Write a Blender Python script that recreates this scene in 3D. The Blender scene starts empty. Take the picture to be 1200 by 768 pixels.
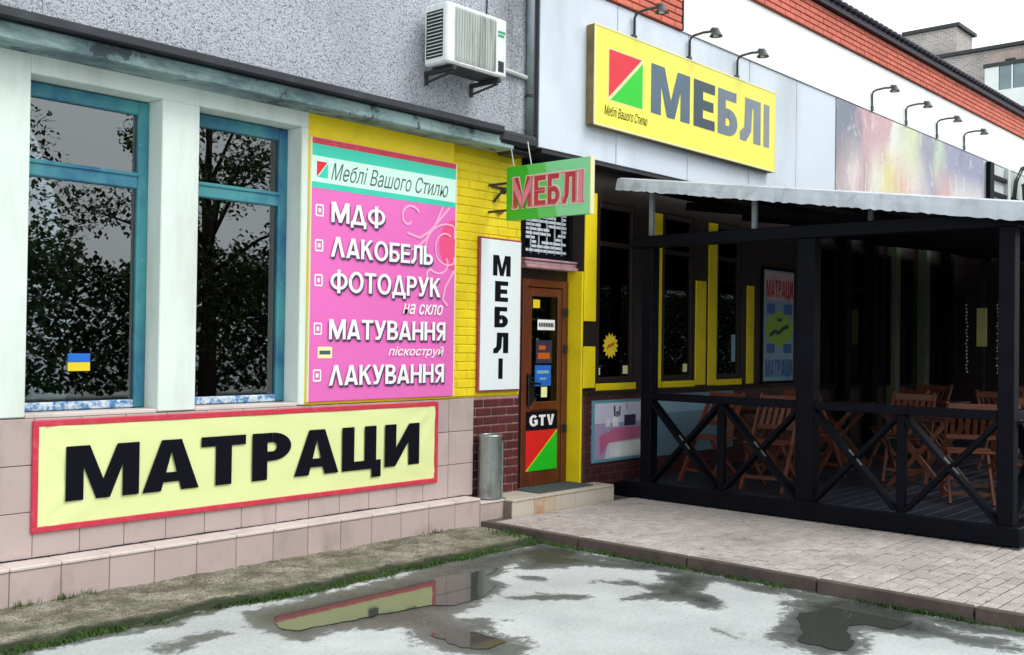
import bpy, math, random
import numpy as np
from mathutils import Matrix, Vector, noise
random.seed(7)
R = math.radians
scn = bpy.context.scene
COL = scn.collection

# ------------------------------------------------------------------ camera
cd = bpy.data.cameras.new('camera'); cam = bpy.data.objects.new('camera', cd); COL.objects.link(cam)
cd.sensor_fit = 'HORIZONTAL'; cd.sensor_width = 36.0; cd.lens = 36.54; cd.clip_start = 0.05; cd.clip_end = 2000
yaw, pitch, roll = R(41.847), R(0.6835), R(0.803)
fw = Vector((math.cos(yaw)*math.cos(pitch), math.sin(yaw)*math.cos(pitch), math.sin(pitch)))
rr = Vector((math.sin(yaw), -math.cos(yaw), 0)); uu = rr.cross(fw)
r2 = rr*math.cos(roll)+uu*math.sin(roll); u2 = uu*math.cos(roll)-rr*math.sin(roll)
cam.matrix_world = Matrix(((r2.x, u2.x, -fw.x, 0), (r2.y, u2.y, -fw.y, 0), (r2.z, u2.z, -fw.z, 1.62), (0, 0, 0, 1)))
scn.camera = cam

# ------------------------------------------------------------------ sky, sun, exposure (overcast)
SUN_EL, SUN_AZ = 52.0, 158.0      # azimuth clockwise from +Y
world = bpy.data.worlds.new('World'); scn.world = world; world.use_nodes = True
wn = world.node_tree; wn.nodes.clear()
sky = wn.nodes.new('ShaderNodeTexSky'); sky.sky_type = 'NISHITA'; sky.sun_disc = False
sky.sun_elevation = R(SUN_EL); sky.sun_rotation = R(SUN_AZ); sky.air_density = 1.0; sky.dust_density = 4.0; sky.ozone_density = 1.0
hs = wn.nodes.new('ShaderNodeHueSaturation'); hs.inputs['Saturation'].default_value = 0.16; hs.inputs['Value'].default_value = 1.0
bg = wn.nodes.new('ShaderNodeBackground'); bg.inputs['Strength'].default_value = 0.13
wo = wn.nodes.new('ShaderNodeOutputWorld')
cl = wn.nodes.new('ShaderNodeMix'); cl.data_type = 'RGBA'; cl.inputs[0].default_value = 0.82; cl.inputs[7].default_value = (7.2, 7.6, 7.7, 1)   # even cloud deck over the clear sky
wn.links.new(sky.outputs[0], hs.inputs['Color']); wn.links.new(hs.outputs[0], cl.inputs[6]); wn.links.new(cl.outputs[2], bg.inputs['Color']); wn.links.new(bg.outputs[0], wo.inputs[0])
sl = bpy.data.lights.new('sun', 'SUN'); sl.energy = 1.0; sl.angle = R(25); sl.color = (1.0, 0.97, 0.92)
sun = bpy.data.objects.new('sun', sl); COL.objects.link(sun)
_sd = Vector((math.sin(R(SUN_AZ))*math.cos(R(SUN_EL)), math.cos(R(SUN_AZ))*math.cos(R(SUN_EL)), math.sin(R(SUN_EL))))
sun.rotation_euler = (-_sd).to_track_quat('-Z', 'Y').to_euler(); sun.location = (0, -10, 30)
scn.view_settings.view_transform = 'Standard'; scn.view_settings.look = 'None'
scn.view_settings.exposure = 0.75; scn.view_settings.gamma = 1.0

# ------------------------------------------------------------------ materials
def s2l(c):
    return tuple(((v/255)/12.92 if v/255 <= .04045 else ((v/255+.055)/1.055)**2.4) for v in c)
MATS = {}
class NT:
    def __init__(s, name):
        s.m = bpy.data.materials.new(name); s.m.use_nodes = True; s.t = s.m.node_tree
        s.b = s.t.nodes['Principled BSDF']; s.out = s.t.nodes['Material Output']; MATS[name] = s.m
        s._pos = None
    def n(s, typ, **kw):
        x = s.t.nodes.new(typ)
        for k, v in kw.items():
            if k.startswith('i_'): x.inputs[k[2:].replace('_', ' ')].default_value = v
            else: setattr(x, k, v)
        return x
    def l(s, a, b): s.t.links.new(a, b)
    def pos(s):
        if s._pos is None: s._pos = s.n('ShaderNodeNewGeometry').outputs['Position']
        return s._pos
    def noise(s, scale, detail=4, rough=.55, stretch=None, dist=0):
        v = s.pos()
        if stretch:
            mp = s.n('ShaderNodeVectorMath', operation='MULTIPLY'); s.l(v, mp.inputs[0]); mp.inputs[1].default_value = stretch; v = mp.outputs[0]
        x = s.n('ShaderNodeTexNoise', i_Scale=scale, i_Detail=detail, i_Roughness=rough, i_Distortion=dist); s.l(v, x.inputs['Vector'])
        return x.outputs['Fac']
    def ramp(s, fac, stops):
        x = s.n('ShaderNodeValToRGB'); e = x.color_ramp.elements
        while len(e) < len(stops): e.new(.5)
        for q, (p, c) in zip(e, stops):
            q.position = p; q.color = (c, c, c, 1) if not hasattr(c, '__len__') else (*c[:3], 1)
        s.l(fac, x.inputs[0]); return x.outputs[0]
    def mix(s, fac, a, b, mode='MIX'):
        x = s.n('ShaderNodeMix', data_type='RGBA', blend_type=mode)
        if hasattr(fac, 'is_linked'): s.l(fac, x.inputs[0])
        else: x.inputs[0].default_value = fac
        for v, i in ((a, 6), (b, 7)):
            if hasattr(v, 'is_linked'): s.l(v, x.inputs[i])
            else: x.inputs[i].default_value = (*v[:3], 1)
        return x.outputs[2]
    def bump(s, h, strength=.3, dist=.01):
        x = s.n('ShaderNodeBump', i_Strength=strength, i_Distance=dist); s.l(h, x.inputs['Height']); s.l(x.outputs[0], s.b.inputs['Normal'])
    def col(s, c): s.l(c, s.b.inputs['Base Color'])
    def rough(s, r):
        if hasattr(r, 'is_linked'): s.l(r, s.b.inputs['Roughness'])
        else: s.b.inputs['Roughness'].default_value = r
    def spec(s, v): s.b.inputs['Specular IOR Level'].default_value = v

def paint(name, rgb, rough=.5, var=.12, scale=3.0, bump=0.0, bscale=60, dirt=None, dirt_amt=.5, dscale=2.0, stretch=None, rnd=0.0, metal=0, spec=.5):
    """a painted/plain surface: base colour in sRGB, gentle variation, optional dirt patches, optional per-piece tint"""
    k = NT(name); c = s2l(rgb)
    f = k.noise(scale, 5)
    a = tuple(v*(1-var) for v in c); b = tuple(min(1, v*(1+var)) for v in c)
    o = k.mix(k.ramp(f, [(.3, 0), (.7, 1)]), a, b)
    if rnd:
        oi = k.n('ShaderNodeObjectInfo').outputs['Random']
        o = k.mix(k.ramp(oi, [(0, 1-rnd), (1, 1.0)]), (0, 0, 0), o, 'MIX')
    if dirt:
        d = k.noise(dscale, 8, .65, stretch)
        o = k.mix(k.ramp(d, [(.5, 0), (.72, dirt_amt)]), o, s2l(dirt))
    k.col(o); k.rough(rough); k.spec(spec); k.b.inputs['Metallic'].default_value = metal
    if bump: k.bump(k.noise(bscale, 4), bump, .01)
    return k

paint('plaster', (216, 228, 221), .8, .03, 2, .15, 40, (168, 170, 156), .5, 1.8, (1.4, 1.4, .3))
paint('tile', (186, 168, 164), .45, .05, 2.5, .06, 30, (132, 120, 112), .6, 3.0, (1, 1, .5), rnd=.12)
paint('step_tile', (196, 186, 172), .5, .05, 3, .08, 30, (140, 128, 110), .5, 3, rnd=.08)
paint('grout', (120, 108, 100), .9, .2, 8)
paint('ledge_cap', (206, 194, 190), .5, .05, 3, .06, 30, (150, 140, 130), .5, 4)
paint('yellow', (240, 214, 12), .55, .05, 2.5, .12, 50, (190, 160, 20), .4, 2.4)
paint('yellow_brick', (238, 214, 14), .6, .05, 4, .3, 45, (176, 150, 22), .4, 2.2, rnd=.06)
paint('yellow_mortar', (222, 196, 14), .8, .12, 6)
paint('red_brick', (96, 36, 38), .6, .25, 9, .3, 60, (48, 20, 24), .6, 5, rnd=.35)
paint('red_mortar', (168, 132, 132), .9, .2, 9)
paint('dark_brick', (74, 30, 34), .6, .25, 9, .3, 60, rnd=.35)
paint('cladding_brick', (214, 112, 90), .65, .12, 6, .2, 50, (176, 82, 66), .4, 4, rnd=.15)
paint('cladding_mortar', (150, 74, 62), .9, .2, 9)
paint('fascia_panel', (212, 222, 234), .38, .03, 1.2, .03, 8, (150, 156, 158), .4, 1.1, (1, 1, .3), rnd=.05)
paint('upper_band', (238, 241, 238), .5, .02, 1.0, .03, 8)
paint('seam', (90, 95, 105), .8, .1)
paint('roof_metal', (34, 34, 52), .5, .15, 3)
paint('dark_flashing', (30, 33, 42), .5, .3, 4, .2, 20, (70, 84, 88), .5, 3)
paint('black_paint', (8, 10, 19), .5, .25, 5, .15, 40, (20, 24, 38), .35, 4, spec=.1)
paint('dark_mortar', (84, 62, 64), .9, .2, 9)
paint('rust_tile', (190, 172, 150), .5, .05, 3, .08, 30, (176, 112, 52), .95, 4)
paint('door_red', (228, 34, 30), .45, .03)
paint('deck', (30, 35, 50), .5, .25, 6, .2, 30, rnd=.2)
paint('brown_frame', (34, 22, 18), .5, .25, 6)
paint('door_wood', (98, 47, 20), .4, .2, 4, .1, 40, (70, 34, 16), .6, 3, (6, 6, .5))
paint('chair_wood', (100, 50, 30), .5, .2, 9, .1, 60, rnd=.35)
paint('table_wood', (64, 30, 22), .45, .2, 9, .1, 60, rnd=.25)
paint('black_plastic', (14, 14, 16), .4, .2)
paint('black_print', (10, 11, 22), .7, .08, 3, spec=.12)
paint('white_print', (240, 240, 240), .45, .02, 3)
paint('red_print', (196, 48, 70), .5, .08, 4, dirt=(214, 110, 120), dirt_amt=.5, dscale=14)
paint('logo_red', (222, 30, 52), .45, .03)
paint('logo_green', (20, 200, 34), .45, .03)
paint('banner_yellow', (222, 231, 164), .5, .03, 1.5, .05, 6)
paint('pale_yellow', (250, 246, 180), .5, .02)
paint('sign_yellow', (242, 234, 84), .35, .02, 1.2)
paint('sign_side', (120, 100, 62), .6, .25, 4, .1, 30, (80, 66, 44), .6, 5)
paint('sign_letter', (70, 92, 110), .4, .12, 1.6)
for i_, c_ in enumerate(((74, 98, 116), (44, 66, 80), (104, 120, 134), (120, 132, 142), (132, 138, 142))): paint('sign_letter_%d' % i_, c_, .4, .15, 1.6)
paint('pink_print', (226, 108, 186), .5, .05, .9)
paint('pink_deep', (232, 78, 130), .5, .05, 2)
paint('pink_light', (244, 170, 208), .5, .03)
paint('teal_print', (52, 200, 172), .5, .05)
paint('mint_print', (206, 240, 226), .5, .03)
paint('shadow_print', (66, 60, 92), .5, .05)
paint('text_grey', (70, 92, 96), .5, .05)
paint('sign_white', (226, 234, 236), .45, .02)
paint('sign_edge_red', (150, 66, 72), .6, .2, 9)
paint('green_light', (136, 218, 158), .45, .05, 2)
paint('green_mid', (98, 204, 96), .45, .05, 2)
paint('green_deep', (56, 184, 44), .45, .05, 2)
paint('serif_red', (190, 52, 66), .5, .1, 8)
paint('serif_pink', (226, 132, 150), .5, .1, 8)
paint('cream_edge', (226, 222, 170), .5, .05)
paint('ac_white', (226, 232, 230), .4, .03, 4, dirt=(150, 152, 146), dirt_amt=.5, dscale=5, stretch=(4, 4, .4))
paint('ac_grill', (170, 176, 172), .5, .1, 4, dirt=(80, 82, 78), dirt_amt=.8, dscale=4, stretch=(6, 6, .35))
paint('ac_dark', (30, 32, 34), .6, .2)
paint('bracket_metal', (46, 48, 48), .6, .2, 6)
paint('ac_green', (30, 150, 110), .5, .05)
paint('zinc', (158, 166, 164), .38, .15, 5, .1, 30, (92, 98, 96), .7, 7, (3, 3, .6), metal=.75)
paint('lamp_metal', (62, 66, 66), .5, .2, 6)
paint('lamp_glass', (206, 212, 210), .2, .05)
paint('pipe_grey', (120, 130, 136), .5, .15, 5, .1, 20, (70, 76, 80), .6, 4)
paint('cable', (24, 24, 26), .6, .1)
paint('cable_white', (190, 196, 192), .5, .1)
paint('mat_rubber', (66, 76, 78), .85, .2, 30, .5, 120)
paint('shutter_pink', (180, 140, 150), .5, .15, 5, dirt=(90, 60, 70), dirt_amt=.6, dscale=9)
paint('lattice_white', (196, 204, 214), .5, .1, 8)
paint('poster_paper', (206, 206, 226), .35, .04, 2)
paint('poster_pink', (196, 104, 140), .4, .08, 3)
paint('poster_mauve', (170, 150, 190), .4, .08, 3)
paint('poster_dark', (52, 44, 66), .4, .1, 3)
paint('poster_teal', (90, 150, 160), .4, .08, 3)
paint('poster_blue', (60, 104, 176), .4, .08, 3)
paint('poster_sky', (136, 172, 192), .4, .05, 2)
paint('poster_pale', (104, 134, 150), .4, .12, 3)
paint('poster_lime', (150, 190, 60), .4, .06, 3)
paint('sticker_yellow', (240, 210, 40), .4, .05)
paint('sticker_orange', (190, 90, 20), .4, .05)
paint('flag_blue', (30, 104, 196), .4, .05)
paint('flag_yellow', (226, 200, 40), .4, .05)
paint('faded_rose', (212, 178, 186), .5, .16, 4.5, dirt=(176, 150, 160), dirt_amt=.45, dscale=3.5, stretch=(1, 1, .5))
paint('faded_slate', (132, 140, 158), .5, .12, 3, stretch=(3, 3, .4))
paint('faded_lilac', (166, 164, 186), .5, .16, 4.5, dirt=(176, 150, 160), dirt_amt=.45, dscale=3.5, stretch=(1, 1, .5))
paint('faded_cream', (232, 226, 196), .5, .16, 4.5, dirt=(176, 150, 160), dirt_amt=.45, dscale=3.5, stretch=(1, 1, .5))
paint('faded_yellow', (230, 222, 140), .5, .16, 4.5, dirt=(176, 150, 160), dirt_amt=.45, dscale=3.5, stretch=(1, 1, .5))
paint('faded_peach', (228, 196, 178), .5, .16, 4.5, dirt=(176, 150, 160), dirt_amt=.45, dscale=3.5, stretch=(1, 1, .5))
paint('faded_green', (190, 214, 176), .5, .16, 4.5, dirt=(176, 150, 160), dirt_amt=.45, dscale=3.5, stretch=(1, 1, .5))
paint('faded_white', (232, 234, 232), .5, .16, 4.5, dirt=(176, 150, 160), dirt_amt=.45, dscale=3.5, stretch=(1, 1, .5))
paint('faded_red', (206, 142, 142), .5, .16, 4.5, dirt=(176, 150, 160), dirt_amt=.45, dscale=3.5, stretch=(1, 1, .5))
k = NT('drinks_print'); sx = k.n('ShaderNodeSeparateXYZ'); k.l(k.pos(), sx.inputs[0])
mr = k.n('ShaderNodeMapRange', i_From_Min=13.29, i_From_Max=19.3); k.l(sx.outputs[0], mr.inputs[0]); mz = k.n('ShaderNodeMapRange', i_From_Min=3.6, i_From_Max=4.94); k.l(sx.outputs[2], mz.inputs[0])
n1 = k.noise(2.2, 5, .6, (1, 1, .55)); n2 = k.noise(7, 6, .7, (1, 1, .6)); n3 = k.noise(16, 5, .7)
wv = k.n('ShaderNodeMath', operation='MULTIPLY_ADD'); k.l(n1, wv.inputs[0]); wv.inputs[1].default_value = .16; k.l(mr.outputs[0], wv.inputs[2])
wz = k.n('ShaderNodeMath', operation='MULTIPLY_ADD'); k.l(n2, wz.inputs[0]); wz.inputs[1].default_value = .06; k.l(wv.outputs[0], wz.inputs[2])
up = k.ramp(wz.outputs[0], [(.10, s2l((128, 136, 152))), (.22, s2l((126, 132, 150))), (.26, s2l((206, 168, 178))), (.38, s2l((208, 172, 178))), (.42, s2l((232, 232, 222))), (.56, s2l((214, 222, 184))), (.66, s2l((156, 156, 180))), (.74, s2l((196, 212, 190))), (.82, s2l((158, 158, 182))), (1.0, s2l((150, 152, 178)))])
lo = k.ramp(wz.outputs[0], [(.10, s2l((150, 138, 146))), (.20, s2l((228, 214, 212))), (.27, s2l((190, 160, 164))), (.34, s2l((232, 228, 216))), (.40, s2l((228, 218, 140))), (.47, s2l((226, 190, 170))), (.58, s2l((232, 220, 214))), (.68, s2l((166, 164, 186))), (.80, s2l((222, 176, 176))), (.90, s2l((230, 226, 224)))])
c = k.mix(k.ramp(mz.outputs[0], [(.35, 0), (.75, 1)]), lo, up)
c = k.mix(k.ramp(n2, [(.56, 0), (.70, .55)]), c, s2l((236, 236, 232))); c = k.mix(k.ramp(n3, [(.58, 0), (.70, .4)]), c, s2l((186, 130, 134))); c = k.mix(k.ramp(n3, [(.30, .5), (.40, 0)]), c, s2l((112, 112, 124)))
k.col(c); k.rough(.5)
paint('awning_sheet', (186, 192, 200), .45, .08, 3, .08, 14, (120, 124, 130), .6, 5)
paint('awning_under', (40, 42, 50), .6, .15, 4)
paint('gold_board', (220, 214, 140), .5, .08)
paint('olive_column', (86, 98, 74), .6, .15, 4)
paint('slat_pale', (190, 198, 196), .6, .1, 5)
k = NT('grey_brick'); bt = k.n('ShaderNodeTexBrick', i_Scale=1.0); bt.inputs['Color1'].default_value = (*s2l((176, 166, 162)), 1); bt.inputs['Color2'].default_value = (*s2l((140, 130, 128)), 1); bt.inputs['Mortar'].default_value = (*s2l((190, 186, 182)), 1)
bt.inputs['Brick Width'].default_value = .34; bt.inputs['Row Height'].default_value = .12; bt.inputs['Mortar Size'].default_value = .025
cx = k.n('ShaderNodeSeparateXYZ'); k.l(k.pos(), cx.inputs[0]); su_ = k.n('ShaderNodeMath', operation='ADD'); k.l(cx.outputs[0], su_.inputs[0]); k.l(cx.outputs[1], su_.inputs[1]); cc = k.n('ShaderNodeCombineXYZ'); k.l(su_.outputs[0], cc.inputs[0]); k.l(cx.outputs[2], cc.inputs[1]); k.l(cc.outputs[0], bt.inputs['Vector'])
k.col(k.mix(k.ramp(k.noise(.9, 7, .7), [(.45, 0), (.7, .5)]), bt.outputs[0], s2l((120, 110, 110)))); k.rough(.9)
paint('grey_panel', (176, 160, 152), .85, .1, 2, .1, 8)
paint('balcony_white', (222, 228, 226), .6, .05, 2)
paint('balcony_glass', (120, 140, 146), .1, .2, .6)
paint('bark', (60, 48, 38), .9, .3, 8, .6, 20)
paint('pot_white', (214, 218, 208), .4, .05)
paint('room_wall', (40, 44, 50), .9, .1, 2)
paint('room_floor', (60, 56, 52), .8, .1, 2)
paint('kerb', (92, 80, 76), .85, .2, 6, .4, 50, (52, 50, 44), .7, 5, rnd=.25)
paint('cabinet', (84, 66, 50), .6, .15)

# speckled roughcast stucco
k = NT('stucco'); f1 = k.noise(62, 5, .65); f2 = k.noise(0.9, 6, .6, (1, 1, .5)); f3 = k.noise(95, 3, .6); f4 = k.noise(2.2, 7, .7, (1, 1, .28))
c = k.mix(k.ramp(f1, [(.33, 0), (.47, 1)]), s2l((104, 110, 124)), s2l((208, 212, 222)))
c = k.mix(k.ramp(f3, [(.35, .9), (.45, 0)]), c, s2l((46, 50, 62)))
c = k.mix(k.ramp(f2, [(.5, 0), (.75, .35)]), c, s2l((140, 144, 152)))
sx = k.n('ShaderNodeSeparateXYZ'); k.l(k.pos(), sx.inputs[0]); mr = k.n('ShaderNodeMapRange', i_From_Min=6.45, i_From_Max=7.1); k.l(sx.outputs[0], mr.inputs[0])
ml = k.n('ShaderNodeMath', operation='MULTIPLY'); k.l(mr.outputs[0], ml.inputs[0]); k.l(k.ramp(f4, [(.38, 0), (.62, 1)]), ml.inputs[1])
c = k.mix(ml.outputs[0], c, s2l((58, 62, 68))); k.col(c); k.rough(.95); k.bump(f1, 1.0, .03)
# worn teal window paint
k = NT('teal_paint'); f1 = k.noise(2.2, 6, .6, (1, 1, .6)); f2 = k.noise(26, 6, .75)
c = k.mix(k.ramp(f1, [(.40, 0), (.6, 1)]), s2l((22, 84, 128)), s2l((66, 142, 150)))
c = k.mix(k.ramp(f2, [(.66, 0), (.70, .8)]), c, s2l((200, 212, 214))); k.col(c); k.rough(.45); k.bump(f2, .2, .01)
k = NT('sill_paint'); f2 = k.noise(22, 7, .75)
c = k.mix(k.ramp(f2, [(.42, 0), (.56, 1)]), s2l((46, 112, 168)), s2l((196, 208, 214))); k.col(c); k.rough(.6); k.bump(f2, .4, .01)
# peeling green-grey cornice board
k = NT('cornice_board'); f1 = k.noise(3, 7, .7, (.5, 1, 1.6)); f2 = k.noise(5, 8, .75)
c = k.mix(k.ramp(f1, [(.4, 0), (.6, 1)]), s2l((84, 108, 112)), s2l((146, 172, 170)))
c = k.mix(k.ramp(f2, [(.55, 0), (.60, .9)]), c, s2l((44, 52, 58))); k.col(c); k.rough(.7); k.bump(f2, .35, .02)
# glass pane: clear film that mirrors at grazing angles
def glass(name, ior, tint, rough=.0, film=.0):
    k = NT(name); k.t.nodes.remove(k.b)
    fr = k.n('ShaderNodeFresnel', i_IOR=ior); tr = k.n('ShaderNodeBsdfTransparent'); tr.inputs[0].default_value = (*tint, 1)
    gl = k.n('ShaderNodeBsdfGlossy'); gl.inputs['Roughness'].default_value = rough; gl.inputs[0].default_value = (.92, .97, 1, 1)
    mx = k.n('ShaderNodeMixShader'); k.l(fr.outputs[0], mx.inputs[0]); k.l(tr.outputs[0], mx.inputs[1]); k.l(gl.outputs[0], mx.inputs[2])
    k.l(mx.outputs[0], k.out.inputs[0])
glass('glass', 2.35, (.55, .62, .66)); glass('cafe_glass', 1.3, (.4, .45, .48))
# water in the puddles
k = NT('water'); k.b.inputs['Base Color'].default_value = (*s2l((62, 66, 62)), 1); k.rough(.03); k.b.inputs['IOR'].default_value = 1.48
k.bump(k.noise(14, 2), .012, .01)
# ground: pale worn asphalt, damp where the attribute says
k = NT('asphalt'); at = k.n('ShaderNodeAttribute', attribute_name='damp').outputs['Fac']
f1 = k.noise(1.3, 6, .6); f2 = k.noise(160, 3, .7); f3 = k.noise(7, 7, .7, dist=.6)
c = k.mix(k.ramp(f1, [(.3, 0), (.7, 1)]), s2l((168, 173, 174)), s2l((204, 209, 209)))
c = k.mix(k.ramp(f2, [(.42, .5), (.56, 0)]), c, s2l((110, 112, 112)))
f5 = k.noise(38, 5, .7); c = k.mix(k.ramp(f5, [(.34, .45), (.46, 0)]), c, s2l((118, 122, 122))); c = k.mix(k.ramp(f5, [(.58, 0), (.7, .5)]), c, s2l((206, 208, 206)))
c = k.mix(k.ramp(f3, [(.62, 0), (.74, .35)]), c, s2l((150, 146, 134)))
f4 = k.noise(26, 6, .75); a0 = k.n('ShaderNodeMath', operation='MULTIPLY_ADD'); k.l(f4, a0.inputs[0]); a0.inputs[1].default_value = .5; k.l(at, a0.inputs[2])
ad = k.n('ShaderNodeMath', operation='MULTIPLY_ADD'); k.l(f3, ad.inputs[0]); ad.inputs[1].default_value = .8; k.l(a0.outputs[0], ad.inputs[2])
sb = k.n('ShaderNodeMath', operation='SUBTRACT'); k.l(ad.outputs[0], sb.inputs[0]); sb.inputs[1].default_value = .65
dm = k.ramp(sb.outputs[0], [(.38, 0), (.50, 1)]); dd = k.ramp(sb.outputs[0], [(.5, 0), (.95, 1)])
wet = k.mix(dd, s2l((104, 109, 106)), s2l((64, 69, 66)))
wet = k.mix(k.ramp(f2, [(.40, .5), (.58, 0)]), wet, s2l((44, 46, 44)))
mo = k.n('ShaderNodeAttribute', attribute_name='moss').outputs['Fac']
mm = k.n('ShaderNodeMath', operation='MULTIPLY_ADD'); k.l(f3, mm.inputs[0]); mm.inputs[1].default_value = .8; k.l(mo, mm.inputs[2])
c = k.mix(dm, c, wet); c = k.mix(k.ramp(mm.outputs[0], [(.85, 0), (1.05, .9)]), c, s2l((40, 54, 30)))
k.col(c); k.rough(k.mix(dm, (.8, .8, .8), k.ramp(dd, [(0, .5), (.9, .22)]))); k.bump(f2, .35, .006)
# mossy concrete apron
k = NT('apron'); f1 = k.noise(5, 8, .72); f2 = k.noise(70, 4, .7); f3 = k.noise(2.4, 5)
c = k.mix(k.ramp(f1, [(.40, 0), (.60, 1)]), s2l((118, 112, 94)), s2l((190, 184, 166)))
c = k.mix(k.ramp(f2, [(.40, .8), (.52, 0)]), c, s2l((74, 72, 58))); c = k.mix(k.ramp(f3, [(.5, 0), (.66, .45)]), c, s2l((92, 104, 66)))
am = k.n('ShaderNodeAttribute', attribute_name='moss').outputs['Fac']; ma = k.n('ShaderNodeMath', operation='MULTIPLY_ADD'); k.l(f1, ma.inputs[0]); ma.inputs[1].default_value = .9; k.l(am, ma.inputs[2])
c = k.mix(k.ramp(ma.outputs[0], [(.72, 0), (.95, .95)]), c, s2l((42, 54, 28)))
k.col(c); k.rough(.95); k.bump(f2, 1.0, .03)
# pavers
k = NT('paver'); f1 = k.noise(9, 6, .6); f2 = k.noise(120, 4, .7); oi = k.n('ShaderNodeObjectInfo').outputs['Random']
c = k.mix(k.ramp(f1, [(.3, 0), (.7, 1)]), s2l((168, 159, 156)), s2l((196, 188, 183)))
c = k.mix(k.ramp(oi, [(0, .28), (1, 0)]), c, s2l((128, 116, 114))); c = k.mix(k.ramp(f2, [(.36, .6), (.5, 0)]), c, s2l((104, 98, 94))); f4 = k.noise(22, 6, .75, (1, .6, 1)); c = k.mix(k.ramp(f4, [(.57, 0), (.66, .8)]), c, s2l((84, 80, 76))); f6 = k.noise(1.6, 7, .7); c = k.mix(k.ramp(f6, [(.5, 0), (.68, .5)]), c, s2l((120, 114, 106)))
k.col(c); k.rough(.85); k.bump(f2, .4, .008)
paint('paver_joint', (84, 80, 70), .95, .25, 14, .3, 60)
# foliage
def leafmat(name, a, b):
    k = NT(name); f = k.noise(1.2, 5); oi = k.noise(30, 2)
    c = k.mix(k.ramp(f, [(.3, 0), (.7, 1)]), s2l(a), s2l(b)); c = k.mix(k.ramp(oi, [(.4, 0), (.7, .4)]), c, s2l(b)); k.col(c); k.rough(.6); k.spec(.3)
leafmat('leaf', (46, 66, 34), (74, 96, 46)); leafmat('moss_leaf', (24, 48, 18), (70, 102, 38)); leafmat('pot_leaf', (46, 74, 44), (110, 130, 90))

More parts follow.
